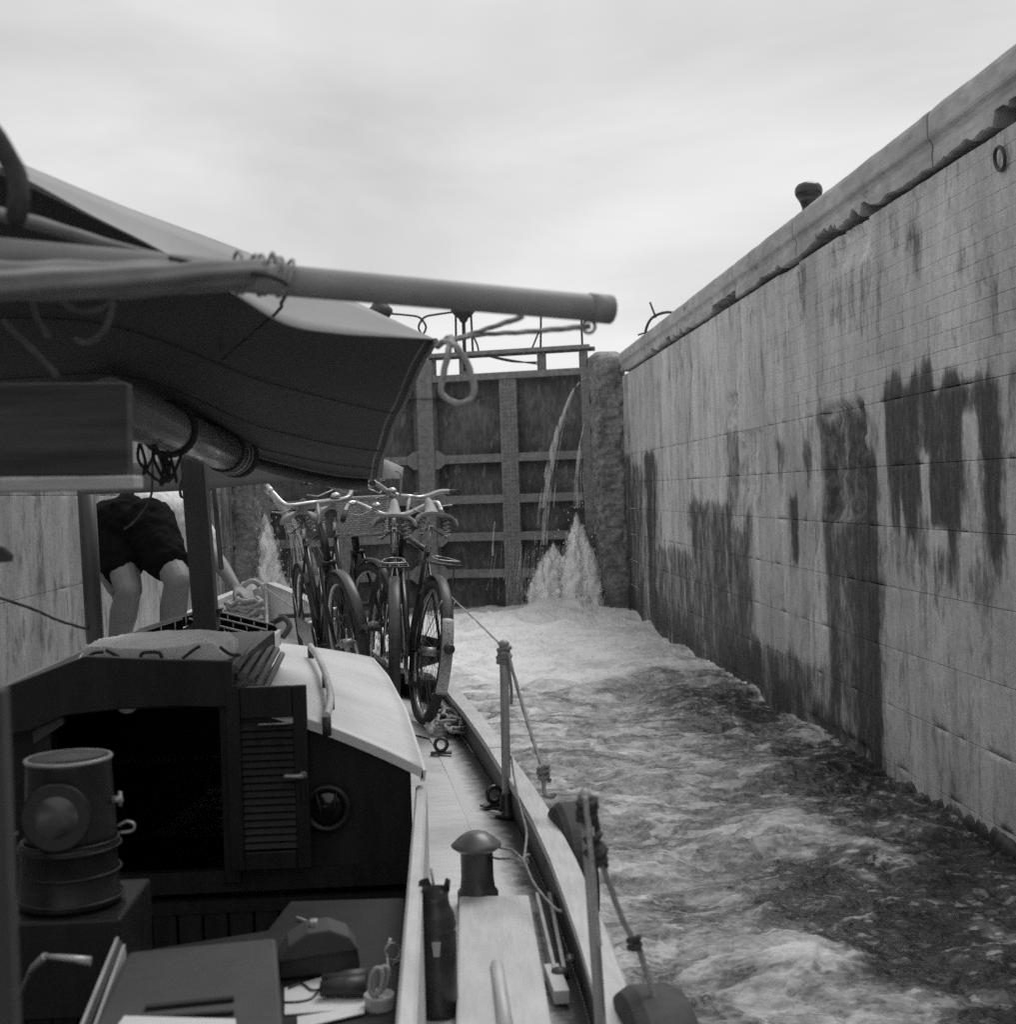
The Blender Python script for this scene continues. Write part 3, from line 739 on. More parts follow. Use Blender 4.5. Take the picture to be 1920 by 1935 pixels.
def spray_material(name='falling_water', top=.5, lo=.42, sz=2.2):
    m = bpy.data.materials.new(name); m.use_nodes = True
    nt = m.node_tree; N = nt.nodes; L = nt.links; bs = N['Principled BSDF']
    bs.inputs['Base Color'].default_value = (.85, .85, .85, 1); bs.inputs['Roughness'].default_value = .5
    ge = N.new('ShaderNodeNewGeometry'); mp = N.new('ShaderNodeMapping'); mp.inputs['Scale'].default_value = (14, 14, sz); L.new(ge.outputs['Position'], mp.inputs[0])
    nz = N.new('ShaderNodeTexNoise'); nz.inputs['Scale'].default_value = 1.5; nz.inputs['Detail'].default_value = 6; L.new(mp.outputs[0], nz.inputs['Vector'])
    mr = N.new('ShaderNodeMapRange'); mr.inputs[1].default_value = lo; mr.inputs[2].default_value = .68; mr.inputs[3].default_value = 0; mr.inputs[4].default_value = top
    L.new(nz.outputs[0], mr.inputs[0]); L.new(mr.outputs[0], bs.inputs['Alpha'])
    return m
M_mist = spray_material('jet_spray', .6, .46, 5.0)
def tongues(label, Y, tips, seed):
    """a boiling jet: ragged tongues of white water thrown up from one outlet; tips = (px, py) of each tongue"""
    mb = MB(); shell = MB(); rr = random.Random(seed)
    for (px, py) in tips:
        t = W(px, py, Y); H_ = t.z + .15; y0 = Y + rr.uniform(-.22, .12); rb = .105 + .045 * H_
        rows = []; n = 22; nz_ = 34; ph = rr.uniform(0, 50); lean = rr.uniform(-.05, .05)
        for k in range(nz_):
            f = k / (nz_ - 1); z = -.15 + H_ * f
            ring = []
            for i in range(n + 1):
                a = 2 * math.pi * (i % n) / n
                nn = float(fbm(np.array(math.cos(a) * 2.2 + ph), np.array(z * 4.0 + math.sin(a) * 2.2), 5, seed, .68)) - .5
                w = rb * (1 - .35 * f - .65 * f ** 4) * max(.25, 1 + nn * 2.4) * (1 if k < nz_ - 1 else .02)
                ring.append((t.x + lean * (1 - f) + w * math.cos(a), y0 - .30 * (1 - f) ** 2 + w * 1.3 * math.sin(a), z + nn * .22))
            rows.append(ring)
        mb.grid(rows)
        cen = [sum((Vector(p) for p in r[:-1]), Vector()) / n for r in rows]
        for g in (1.3,):
            shell.grid([[c + (Vector(p) - c) * g + Vector((0, 0, .05 * (g - 1) * 2)) for p in r] for c, r in zip(cen, rows)])
        for k in range(26):
            f = rr.uniform(.2, 1.12); z = -.15 + H_ * f; s_ = rr.uniform(.003, .010)
            mb.lathe([(.001, -s_ * 1.6), (s_, 0), (.001, s_ * 1.6)], (t.x + rr.gauss(0, rb * .8), y0 - rr.uniform(0, .3), z), 6)
    o = tag(mb.build('water_jet', M_foam), label, 'water jet', 'sluice jets at the foot of the gate')
    sp = shell.build('spray', M_mist, o); sp.matrix_parent_inverse = Matrix.Translation(-o.location)
    return o
def wx(px, Y): return W(px, 1000, Y).x
def wz(py, Y, px=1060): return W(px, py, Y).z
YJ = 20.25
tongues('broad white jet of water boiling up beside the right gate pier', YJ,
        [(1014, 1088), (1022, 1062), (1034, 1048), (1046, 1030), (1056, 1046), (1066, 1052), (1078, 1030), (1084, 1008), (1092, 974), (1099, 996), (1107, 1022), (1113, 1060)], 5)
tongues('narrow white jet of water against the left gate pier', YJ, [(499, 972), (505, 985), (512, 1012), (520, 1045), (531, 1085), (543, 1110)], 17)

M_spray = spray_material()
def leak(label, pts, r0, r1, n, seed, spread, par=False):
    rr = random.Random(seed); mb = MB()
    for k in range(n):
        off = Vector((rr.gauss(0, spread), rr.gauss(0, spread * .5), 0)); q = rr.uniform(.7, 1.0)
        P = [Vector(p) + off * (1 if par else (i / (len(pts) - 1)) ** 1.2) + (Vector((0, 0, -rr.uniform(0, .35))) if par else Vector()) for i, p in enumerate(pts)]
        P = P[:max(3, int(len(P) * q))]
        c = curve(P, 5); mb.tube(c, [r0 + (r1 - r0) * i / (len(c) - 1) * rr.uniform(.4, 1.3) for i in range(len(c))], 5)
    return tag(mb.build('water_leak', M_spray), label, 'water leak')
G = 20.35
leak('thin arc of water spilling from the top of the right gate', [W(1108, 712, G), W(1085, 735, G), W(1066, 780, G), W(1050, 830, G), W(1038, 890, G), W(1028, 960, G), W(1022, 1030, G), W(1018, 1090, G)], .005, .009, 26, 3, .085)
leak('trickle of water down the right edge of the gate', [W(1104, 800, G), W(1094, 850, G), W(1090, 900, G), W(1088, 960, G), W(1086, 1010, G)], .004, .008, 14, 4, .09)
leak('sheet of water spraying from the left gate edge towards the bicycles', [W(497, 925, G), W(530, 955, G), W(556, 1000, G), W(572, 1050, G), W(580, 1110, G), W(583, 1140, G)], .004, .008, 70, 6, .17)
leak('water falling behind the lowest girder bay of the right gate', [W(1000, 1010, G + .2), W(996, 1050, G + .2), W(990, 1090, G + .2), W(994, 1135, G + .2)], .003, .005, 40, 8, .22, True)
leak('thin trickle down the mid bay of the right gate', [W(935, 985, G + .5), W(933, 1010, G + .5), W(932, 1050, G + .5), W(935, 1070, G + .5)], .006, .012, 3, 9, .03)
# ------------------------------------------------------------------ the boat
def xc(v): return -.82 - .075 * (v - 3.8)            # centreline
def deck_z(v): return .73 + .14 * float(smooth(6.0, 10.0, np.array(v)))
def rail_h(v): return .125 + .20 * float(smooth(6.5, 10.0, np.array(v)))
_inner = [(1148, 1935), (1130, 1870), (1100, 1770), (1075, 1700), (1045, 1620), (1010, 1545), (975, 1485), (945, 1440), (920, 1400), (880, 1345), (845, 1305), (820, 1284)]
_pts = [WZ(a, b, .855) for a, b in _inner]
_ry = [-2.2, -.5, .8] + [p.y for p in _pts] + [7.2, 8.2, 9.1, 9.75, 10.05]
_rx = [.05, .22, .30] + [p.x for p in _pts] + [-.27, -.60, -.93, -1.19, -1.28]
def rail_x(v): return float(np.interp(v, _ry, _rx))
def half(v): return max(rail_x(v) - xc(v), .006)
VS = list(np.linspace(-2.2, 1.8, 9)) + list(np.linspace(2.0, 10.05, 76))
boat = thing('canal_cruiser', 'wooden cruising boat with white cabin roof lying in the lock', 'boat', (xc(2), 2, 0))
M_hull = mat('hull_paint', 0.10, .45, .25, 8, blotch=.2, blotch_scale=2)
for sg in (1, -1):
    rows = []
    for v in VS:
        h = half(v); zt = deck_z(v) + rail_h(v) - .03
        rows.append([(xc(v) + sg * (h + .045 - .25 * (1 - k) ** 1.5 * (1 if v < 8 else max(.15, (10.05 - v) / 2.05))), v, -.35 + (zt + .35) * k) for k in (0, .25, .5, .75, 1)])
    MB().grid(rows if sg < 0 else [r[::-1] for r in rows], sm=True).build('hull_side', M_hull, boat)
    # inner bulwark, painted white right forward
    for (a, b, m, nm) in ((-2.3, 7.75, M_bulw, 'bulwark'), (7.7, 10.1, M_white, 'bow_bulwark')):
        rows = [[(xc(v) + sg * (half(v) - .004 * k), v, deck_z(v) - .02 + (rail_h(v) + .0) * k) for k in (0, .5, 1)] for v in VS if a < v < b]
        MB().grid(rows if sg > 0 else [r[::-1] for r in rows]).build(nm, m, boat)
    # cap rail with a few scarf joints: lengths are separate pieces
    rp = [(-2.3, 2.63), (2.6, 3.43), (3.4, 5.05), (5.0, 7.35), (7.3, 10.1)]
    for (a, b) in rp:
        vs = [v for v in VS if a <= v <= b]
        if len(vs) < 2: continue
        vs = np.linspace(a + .03 if a > -2 else -2.2, min(b, 10.05), 26)
        rows = []
        for v in vs:
            h = half(v); z = deck_z(v) + rail_h(v); w = .060
            rows.append([(xc(v) + sg * (h - .006), v, z - .03), (xc(v) + sg * (h - .008), v, z), (xc(v) + sg * (h + w - .006), v, z + .002), (xc(v) + sg * (h + w), v, z - .006), (xc(v) + sg * (h + w), v, z - .034), (xc(v) + sg * (h - .006), v, z - .03)])
        MB().grid(rows if sg > 0 else [r[::-1] for r in rows], sm=False).build('cap_rail', M_rail, boat)
# side decks beside cockpit, full deck forward
CX_ = WZ(785, 1480, .985).x + .018                      # starboard coaming, straight fore and aft
def cw(v): return CX_ - xc(min(v, 3.8)) - (xc(v) - xc(min(v, 3.8)))
CW = cw(3.8)
def hw_cab(v): return float(np.interp(v, [3.8, 4.6, 5.3, 5.75], [.722, .715, .68, .635]))
for sg in (1, -1):
    vs = [v for v in VS if v <= 5.9]
    rows = [[(xc(v) + sg * ((cw(v) if v < 3.8 else hw_cab(v)) - .02), v, deck_z(v) + .012), (xc(v) + sg * (half(v) * .5 + .5 * (cw(v) if v < 3.8 else hw_cab(v))), v, deck_z(v) + .006), (xc(v) + sg * half(v), v, deck_z(v) - .012)] for v in vs]
    MB().grid(rows if sg > 0 else [r[::-1] for r in rows]).build('side_deck', M_deck, boat)
vs = [v for v in VS if v >= 5.6]
MB().grid([[(xc(v) + half(v) * k, v, deck_z(v) + .012 - .02 * k * k) for k in np.linspace(-1, 1, 9)] for v in vs]).build('fore_deck', M_deck, boat)
# waterway strip, its colour going darker towards the bulwark
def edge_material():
    m = bpy.data.materials.new('waterway_tone'); m.use_nodes = True
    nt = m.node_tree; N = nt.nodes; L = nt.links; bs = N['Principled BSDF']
    at = N.new('ShaderNodeAttribute'); at.attribute_name = 'toned'
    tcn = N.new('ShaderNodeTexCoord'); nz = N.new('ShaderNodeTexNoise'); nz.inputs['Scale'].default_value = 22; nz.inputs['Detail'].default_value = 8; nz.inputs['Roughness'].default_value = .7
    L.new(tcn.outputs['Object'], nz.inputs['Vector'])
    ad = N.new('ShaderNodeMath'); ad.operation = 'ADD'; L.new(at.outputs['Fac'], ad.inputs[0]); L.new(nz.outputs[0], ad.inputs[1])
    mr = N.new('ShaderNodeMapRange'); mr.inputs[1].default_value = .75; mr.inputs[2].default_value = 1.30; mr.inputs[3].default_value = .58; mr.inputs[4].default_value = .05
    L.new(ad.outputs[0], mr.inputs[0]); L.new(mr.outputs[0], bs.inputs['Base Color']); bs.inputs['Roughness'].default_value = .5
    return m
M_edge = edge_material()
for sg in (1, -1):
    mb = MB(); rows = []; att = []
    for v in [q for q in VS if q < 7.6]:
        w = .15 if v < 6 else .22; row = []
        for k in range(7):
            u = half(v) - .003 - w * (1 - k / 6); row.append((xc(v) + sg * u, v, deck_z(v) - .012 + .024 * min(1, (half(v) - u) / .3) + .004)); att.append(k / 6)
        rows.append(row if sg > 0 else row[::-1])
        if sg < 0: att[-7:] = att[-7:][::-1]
    mb.grid(rows); mb.attr['toned'] = att
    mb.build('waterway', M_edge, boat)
MB().box((xc(0), 0.8, .18), (2 * CW, 6.0, .04)).build('cockpit_floor', M_black, boat)
# coaming: boards along the cockpit with a pale top
for sg in (1, -1):
    rows = []
    for v in np.linspace(-2.0, 3.78, 30):
        zt = 1.0 + .008 * math.sin(v)
        x = xc(v) + sg * cw(v); w = .032
        rows.append([(x - sg * w / 2, v, .18), (x - sg * w / 2, v, zt - .006), (x - sg * w / 2 + sg * .006, v, zt), (x + sg * w / 2 - sg * .006, v, zt), (x + sg * w / 2, v, zt - .006), (x + sg * w / 2, v, .70)])
    MB().grid([r[::-1] for r in rows] if sg > 0 else rows, sm=False).build('coaming', M_coam, boat)
# ---- cabin
def roof_z(u, v):
    h = hw_cab(v) + .02; t = (v - 3.8) / 1.95
    crown = 1.295 - .075 * t; edge = 1.05 + .075 * t
    return crown - (crown - edge) * min(1, abs(u) / h) ** 1.7
YB = 3.80
rv = np.linspace(3.745, 5.76, 26)
rows = [[(xc(v) + (hw_cab(v) + .025) * k, v, roof_z((hw_cab(v) + .02) * k, v)) for k in np.linspace(-1, 1, 41)] for v in rv]
roof = MB().grid(rows, thick=.028, normal=Vector((0, 0, 1))).build('cabin_roof', M_roof, boat)
for sg in (1, -1):
    rows = [[(xc(v) + sg * hw_cab(v), v, deck_z(v) - .05), (xc(v) + sg * (hw_cab(v) - .008), v, roof_z(hw_cab(v), v) - .02)] for v in rv if v > 3.79]
    MB().grid(rows if sg > 0 else [r[::-1] for r in rows], sm=True).build('cabin_side', M_varn2, boat)
    rows = [[(xc(v) + sg * (hw_cab(v) + .03), v, roof_z(hw_cab(v) + .02, v) - .034), (xc(v) + sg * (hw_cab(v) + .034), v, roof_z(hw_cab(v) + .02, v) - .004)] for v in rv]
    MB().grid(rows if sg > 0 else [r[::-1] for r in rows], thick=.012, normal=Vector((sg, 0, 0))).build('eave_moulding', M_roof, boat)
MB().grid([[(xc(5.74) + hw_cab(5.74) * k, 5.74, .7), (xc(5.74) + hw_cab(5.74) * k, 5.74, roof_z(hw_cab(5.74) * k, 5.74) - .02)] for k in np.linspace(-1, 1, 21)]).build('cabin_front', M_varn2, boat)
def bulk(u0, u1, z0, z1, name, m=M_varn, y=YB, th=.03, top=False):
    us = np.linspace(u0, u1, max(2, int((u1 - u0) / .05) + 2))
    rows = [[(xc(y) + u, y, z0), (xc(y) + u, y, (min(z1, roof_z(u, YB) - .03) if top else z1))] for u in us]
    return MB().grid(rows, thick=th, sm=False, normal=Vector((0, -1, 0))).build(name, m, boat)
OL, OR = -.26, .20                                      # companionway opening
bulk(-.715, OL, .30, 9, 'bulkhead', top=True); bulk(OR, .715, .78, 9, 'bulkhead', top=True); bulk(OL, OR, 1.235, 9, 'lintel', top=True)
bulk(OL, .71, .72, .78, 'sill', M_varn2, y=YB - .012); bulk(-.71, .71, .665, .70, 'sill', M_varn2, y=YB - .02)
for k in range(20):                                     # matchboard below the sill
    u = -.71 + k * .07
    MB().box((xc(YB) + u + .035, YB - .006, .47), (.064, .018, .40)).build('plank', M_varn, boat, bev=.005)
MB().box((xc(4.8), 4.9, .40), (1.45, 1.6, .02)).build('cabin_sole', M_varn, boat)
# opening frame, slanted corner piece on the left
for u in (OL - .02, OR + .02): MB().box((xc(YB) + u, YB - .025, 1.0), (.045, .03, .50)).build('door_frame', M_varn2, boat, bev=.004)
MB().prism([W(60, 1372, 3.75), W(115, 1342, 3.75), W(120, 1368, 3.75), W(64, 1405, 3.75)], (0, .03, 0)).build('corner_brace', M_box, boat)
MB().lathe([(.034, 0), (.034, .01), (.02, .016), (.001, .018)], W(241, 1324, 3.77), 18, Matrix.Rotation(math.radians(90), 3, 'X')).build('lintel_disc', M_coam, boat)
# louvred door folded back against the bulkhead
DU0, DU1, DZ0, DZ1, DY = .232, .458, .775, 1.275, YB - .05
def px_u(px): return W(px, 1450, DY).x
a, b = px_u(432), px_u(584); zt = W(510, 1296, DY).z; zb = W(510, 1640, DY).z
door = MB().box(((a + b) / 2, DY + .008, (zt + zb) / 2), (b - a - .07, .006, zt - zb - .02)).build('door', M_varn, boat)
fw = .038
for nm, x0, x1, z0, z1 in (('stile', a, a + fw, zb, zt), ('stile', b - fw, b, zb, zt), ('rail', a + fw + .001, b - fw - .001, zt - .085, zt), ('rail', a + fw + .001, b - fw - .001, zb, zb + .05)):
    MB().box(((x0 + x1) / 2, DY - .004, (z0 + z1) / 2), (x1 - x0, .026, z1 - z0)).build(nm, M_varn2, door, bev=.003)
rot = Matrix.Rotation(math.radians(-32), 3, 'X')
for k in range(17):
    z = zb + .065 + k * (zt - .10 - zb - .065) / 16.5
    MB().box(((a + b) / 2, DY - .006, z), (b - a - 2 * fw - .002, .005, .022), rot).build('louvre_slat', M_varn2, door)
zsl = W(510, 1365, DY).z
MB().box(((a + b) / 2 + .02, DY - .022, zsl), (.085, .006, .004)).build('letter_slot', M_chrome, door)
h0 = W(572, 1466, DY - .03)
MB().tube(curve([h0 + Vector((0, .02, .004)), h0, h0 + Vector((-.012, -.012, .002)), h0 + Vector((-.05, -.014, .004))], 4), [.008] * 8 + [.007] * 4 + [.005], 8).lathe([(.012, 0), (.010, .012), (.001, .014)], h0 + Vector((0, .02, 0)), 10, Matrix.Rotation(math.radians(90), 3, 'X')).build('handle', M_alu, door)
MB().box((W(575, 1490, DY).x, DY - .02, W(575, 1490, DY).z), (.012, .008, .07)).build('lock_plate', M_varn2, door, bev=.002)
# porthole
pc = W(618, 1527, YB - .03)
ph = MB().torus(pc, .058, .011, Matrix.Rotation(math.radians(90), 3, 'X'), flat=1).build('porthole', M_lamp, boat)
MB().lathe([(.05, 0), (.045, .004), (.001, .006)], pc + Vector((0, .012, 0)), 20, Matrix.Rotation(math.radians(90), 3, 'X')).build('pane', M_glass, ph)
for s in (-1, 1): MB().tube([pc + Vector((s * .03, -.006, .055)), pc + Vector((s * .008, -.006, -.055))], .003, 5).build('guard_bar', M_lamp, ph)
# grab rail on the roof
gp = []
for (px, py) in [(587, 1226), (600, 1243), (615, 1275), (624, 1308), (622, 1334), (617, 1354)]:
    p = WZ(px, py, 1.22); p.z = roof_z(p.x - xc(p.y), p.y) + .045; gp.append(p)
gr = MB().tube(curve(gp, 5), .011, 8, flat=1.3).build('grab_rail', M_rail, roof)
for k in (0, 2, 3, 5):
    p = gp[k]; MB().tube([p - Vector((0, 0, .05)), p], .012, 8).build('rail_foot', M_post, roof)
# sliding hatch with fluted side mouldings
HX0, HX1 = W(160, 1262, 3.78).x, W(436, 1262, 3.78).x
hz = roof_z(.2, 3.8) - .02
hatch = MB().box(((HX0 + HX1) / 2, 4.28, hz + .045), (HX1 - HX0, 1.02, .10)).build('sliding_hatch', M_varn2, boat, bev=.006)
for s, x in ((1, HX1), (-1, HX0)):
    for k in range(5):
        MB().tube([(x + s * (.008 + .017 * k), 3.80 + .012 * k, hz + .085 - .019 * k), (x + s * (.008 + .017 * k) - .055, 4.80, hz + .085 - .019 * k)], .011, 8).build('hatch_moulding', M_flute, hatch)
MB().prism([W(a, b, 3.735) for a, b in ((-60, 1322), (0, 1302), (60, 1279), (160, 1240), (300, 1246), (438, 1250), (440, 1337), (330, 1335), (230, 1340), (120, 1353), (60, 1380), (-60, 1405))][::-1], (0, .03, 0)).build('hatch_fascia', M_varn, boat, bev=.004)
# skylight: low gable with upright guard slats across each slope
SX, SY0, SY1 = W(362, 1180, 5.05).x, 4.93, 5.40
sb = 1.20; hw = .262
zr, ze = W(360, 1168, 5.0).z, W(488, 1200, 5.0).z
sk = MB().prism([(SX - hw, SY0, sb), (SX + hw, SY0, sb), (SX + hw, SY0, ze - .035), (SX, SY0, zr - .035), (SX - hw, SY0, ze - .035)], (0, SY1 - SY0, 0)).build('skylight', M_black, boat, bev=.004)
for s in (1, -1):
    def sp(t, y, up):
        return Vector((SX + s * (.012 + t * (hw - .012)), y, zr + (ze - zr) * t - .035 + up))
    MB().grid([[sp(.02, SY0 + .05, .003), sp(.94, SY0 + .05, .003)], [sp(.02, SY1 - .04, .003), sp(.94, SY1 - .04, .003)]], thick=.004, normal=Vector((0, 0, 1))).build('pane', M_glass, sk)
    for yy in (SY0 + .01, SY0 + .22, SY0 + .42):
        MB().prism([sp(.0, yy, -.004), sp(.98, yy, -.004), sp(1.06, yy, .026), sp(1.0, yy, .036), sp(.0, yy, .036)], (0, .012, 0)).build('guard_slat', M_black, sk)
        MB().bar(sp(.0, yy - .003, .039), sp(1.0, yy - .003, .039), .010, .005).build('slat_edge', M_alu, sk)
        for k in range(5):
            t = .10 + k * .2; MB().tube([sp(t, yy - .004, .002), sp(t, yy - .004, .036)], .0032, 6).build('guard_pin', M_alu, sk)
    MB().box((SX + s * (hw + .012), (SY0 + SY1) / 2, ze - .05), (.02, SY1 - SY0 + .02, .06)).build('skylight_rail', M_white, sk, bev=.004)
MB().tube(curve([(SX + hw + .03, SY1 - .02, ze - .05), (SX + hw + .055, SY1 + .01, ze - .01), (SX + hw + .03, SY1 + .04, ze + .02), (SX + hw - .02, SY1 + .05, ze)], 5), .012, 8).build('air_hose', M_rubber, sk)
# square post that carries the lowered mast
pt, pb = W(364, 850, 4.86), W(390, 1152, 4.9)
MB().bar(pb + Vector((0, 0, -.08)), pt, .082, .08, Vector((0, 1, 0))).build('mast_post', M_post, boat, bev=.006)
MB().prism([W(340, 1215, 4.9) + Vector((0, -.02, .01)), W(385, 1160, 4.9) + Vector((0, -.02, .02)), W(420, 1160, 4.9) + Vector((0, -.02, .02)), W(398, 1200, 4.9) + Vector((0, -.02, 0))], (0, .06, 0)).build('post_step', M_post, boat)
# dark awning stanchion on the port side
MB().tube([W(180, 1215, 5.2), W(163, 925, 5.2)], .033, 10).build('port_stanchion', M_post, boat)
MB().tube([W(418, 1075, 5.9), W(404, 918, 5.7)], .011, 6).build('awning_rod', M_iron, boat)
# port cabin-top handrail strip seen over the hatch
a0, a1 = W(-30, 1318, 3.9), W(160, 1232, 5.0)
MB().bar(a0, a1, .022, .02).build('port_grab_rail', M_flute, boat)
# ---- deck fittings on the starboard side
def stanchion(p0, p1, r, name='stanchion'):
    o = MB().tube([p0, p1], r, 10).lathe([(r * .9, 0), (r * 1.3, .01), (r * .8, .02), (.001, .025)], p1, 10).build(name, M_alu, boat)
    MB().lathe([(r * 2.6, -.01), (r * 2.5, .008), (r * 1.5, .02), (r * 1.3, .06), (r * 1.1, .07)], p0, 14).build('stanchion_foot', M_cast, o)
    return o
M_galv = mat('galvanised', 0.32, .55, .25, 25, stretch=(1, 1, .3), metal=.2)
M_alu2 = M_alu; M_alu = M_galv
S1b = WZ(958, 1538, .735); S1t = W(952, 1222, S1b.y)
stanchion(S1b, S1t, .0155)
S2b = Vector((.282, 2.38, .73)); S2t = W(1106, 1515, 2.38)
S2b.x = S2t.x + .02
stanchion(S2b, S2t, .0105)
M_alu = M_alu2
def clip(p, rz, name='deck_eye', s=1.0, m=M_cast):
    mb = MB().box(p + Vector((0, 0, .004)), (.07 * s, .03 * s, .008), Matrix.Rotation(rz, 3, 'Z'))
    R_ = Matrix.Rotation(rz, 3, 'Z') @ Matrix.Rotation(math.radians(90), 3, 'X')
    mb.torus(p + Vector((0, 0, .030 * s)), .020 * s, .006 * s, R_, 18, 8)
    return mb.build(name, m, boat)
clip(WZ(834, 1424, .74), 0.0, s=1.25)
clip(WZ(934, 1522, .735), .5, s=1.3)
MB().bar(WZ(928, 1533, .745), WZ(950, 1537, .745), .016, .008).build('deck_strap', M_alu, boat)
bp = WZ(903, 1683, .775)
bol = MB().lathe([(.054, -.05), (.053, .0), (.045, .010), (.042, .04), (.042, .10), (.046, .104)], bp, 24).build('deck_bollard', M_cast, boat)
MB().lathe([(.036, .098), (.050, .106), (.064, .116), (.066, .120), (.058, .128), (.046, .139), (.030, .150), (.014, .155), (.001, .156)], bp, 28).build('bollard_cap', M_cap, bol)
# pale plank along the side deck with a half round fillet
c = [WZ(868, 1692, .775), WZ(1000, 1690, .775), WZ(1048, 1960, .775), WZ(860, 1960, .775)]
MB().prism([c[3], c[2], c[1], c[0]], (0, 0, -.055)).build('deck_plank', M_coam, boat, bev=.006)
f0, f1 = WZ(938, 1815, .778), WZ(958, 1960, .778)
MB().tube([f0, f0 + (f1 - f0) * .06, f1], [.004, .014, .016], 10).build('plank_fillet', M_coam, boat)
# jam cleat and chock in the waterway
c0, c1 = WZ(1018, 1700, .75), WZ(1060, 1848, .75)
cl_ = MB().bar(c0 + Vector((-.004, 0, .012)), c1 + Vector((-.012, 0, .012)), .008, .016).bar(c0 + Vector((.028, .0, .012)), c1 + Vector((.008, 0, .012)), .008, .016).build('jam_cleat', M_alu, boat)
MB().lathe([(.02, 0), (.018, .02), (.001, .024)], c1 + Vector((-.002, -.0, 0)), 12).build('cleat_pivot', M_iron, cl_)
MB().bar(WZ(1042, 1832, .75), WZ(1062, 1884, .75), .034, .03).build('wood_chock', M_coam, boat, bev=.003)
MB().lathe([(.014, 0), (.010, .012), (.001, .016)], WZ(1078, 1815, .745), 10).build('deck_knob', M_alu, boat)
# bow: fairlead, sampson post, anchor gear
bw = Vector((-1.22, 9.72, 1.10))
MB().prism([W(436, 1150, 9.2), W(487, 1150, 9.2), W(478, 1098, 9.3), W(456, 1100, 9.3)], (0, .12, 0)).build('anchor_chock', M_white, boat, bev=.01)
MB().tube(curve([W(452, 1122, 9.15), W(464, 1104, 9.15), W(478, 1098, 9.15), W(492, 1108, 9.15), W(496, 1130, 9.15), W(490, 1148, 9.15)], 5), .018, 8).tube(curve([W(484, 1112, 9.1), W(488, 1125, 9.1), W(484, 1148, 9.1)], 4), .03, 8).build('anchor_ring', M_galv, boat)
MB().box(W(560, 1163, 8.7), (.22, .05, .03)).build('fairlead', M_cast, boat, bev=.008)
# table and shelves of the cockpit
TZ = .90
M_table = mat('table_top', 0.022, 0.6, 0.3, 9, spec=.25)
MB().prism([WZ(150, 1960, TZ), WZ(770, 1960, TZ), (CX_ - .03, 3.05, TZ), WZ(548, 1702, TZ), WZ(505, 1757, TZ), WZ(235, 1800, TZ)], (0, 0, -.03)).build('bridge_deck', M_table, boat, bev=.004)
MB().lathe([(.008, 0), (.010, .006), (.006, .014), (.001, .016)], W(272, 1755, 2.95), 12, Matrix.Rotation(math.radians(90), 3, 'X')).build('drawer_knob', M_alu, boat)
MB().box((W(-8, 1600, 1.35).x, 1.35, .95), (.03, .03, 1.35)).build('cockpit_post', M_box, boat, bev=.003)
cr0 = W(-300, 815, 2.25); cr1 = W(246, 812, 2.25)
MB().bar(cr0, cr1, .045, .150).build('mast_crutch_board', M_board, boat, bev=.003)
l0 = W(-300, 925, 2.22); l1 = W(262, 912, 2.22)
MB().bar(l0, l1, .07, .022).build('crutch_ledge', M_pale, boat, bev=.003)
MB().bar(W(-200, 1000, 2.3), W(-200, 2100, 2.3), .08, .06, Vector((0, 1, 0))).build('crutch_leg', M_board, boat)
MB().prism([W(-60, 1020, 2.3), W(2, 1035, 2.3), W(19, 1050, 2.3), W(17, 1062, 2.3), W(-60, 1066, 2.3)], (0, .02, 0)).build('crutch_bracket', M_iron, boat)
# ------------------------------------------------------------------ awning, mast, spar
def lerp(pts, s):
    n = len(pts) - 1; t = min(max(s * n, 0), n - 1e-6); i = int(t); return pts[i].lerp(pts[i + 1], t - i)
NR = 48
ridge_px = [(-140, 238, 2.15), (30, 305, 2.4), (250, 396, 2.72), (500, 490, 3.05), (640, 556, 3.25), (820, 640, 3.5)]
hem_px = [(-140, 262, 2.05), (35, 332, 2.25), (170, 405, 2.4), (290, 466, 2.55), (440, 553, 2.72), (540, 612, 2.85), (640, 630, 3.05), (730, 636, 3.25), (820, 641, 3.49)]
bot_px = [(-140, 790, 3.6), (100, 775, 3.8), (230, 765, 3.98), (330, 790, 4.35), (460, 856, 4.95), (560, 884, 5.0), (640, 899, 4.95), (712, 904, 4.9)]
ridge = curve([W(*p) for p in ridge_px], 10); hem = curve([W(*p) for p in hem_px], 10); bot = curve([W(*p) for p in bot_px], 10)
aw = thing('awning', 'grey canvas awning stretched over the cabin on a line', 'awning', (-.5, 3.5, 2.0))
rows = []
for i in range(NR + 1):
    s = i / NR; a, b = lerp(ridge, s), lerp(hem, s)
    rows.append([a.lerp(b, t) + Vector((0, 0, -.02 * math.sin(math.pi * t) * (1 - s))) for t in np.linspace(0, 1, 6)])
MB().grid(rows, thick=.003).build('near_flap', M_canvas, aw)
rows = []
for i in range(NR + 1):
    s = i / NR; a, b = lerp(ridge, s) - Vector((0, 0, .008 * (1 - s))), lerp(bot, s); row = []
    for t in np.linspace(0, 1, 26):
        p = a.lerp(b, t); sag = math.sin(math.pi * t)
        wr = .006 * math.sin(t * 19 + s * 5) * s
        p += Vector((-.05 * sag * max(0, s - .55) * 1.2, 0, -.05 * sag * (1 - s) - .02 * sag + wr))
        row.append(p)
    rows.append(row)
far = MB().grid(rows, thick=.003).build('far_panel', M_canvas_shade, aw)
for k in (10, 17, 22):                                   # stitched seams along the panel
    MB().tube([rows[i][k] + Vector((0, 0, -.005)) for i in range(2, NR)], .0016, 5).build('seam', M_ropeb, aw)
ed = [rows[NR][k] for k in range(26)]
MB().tube([p + Vector((.004, 0, 0)) for p in ed], .008, 6).build('bolt_rope', M_canvas2, aw)
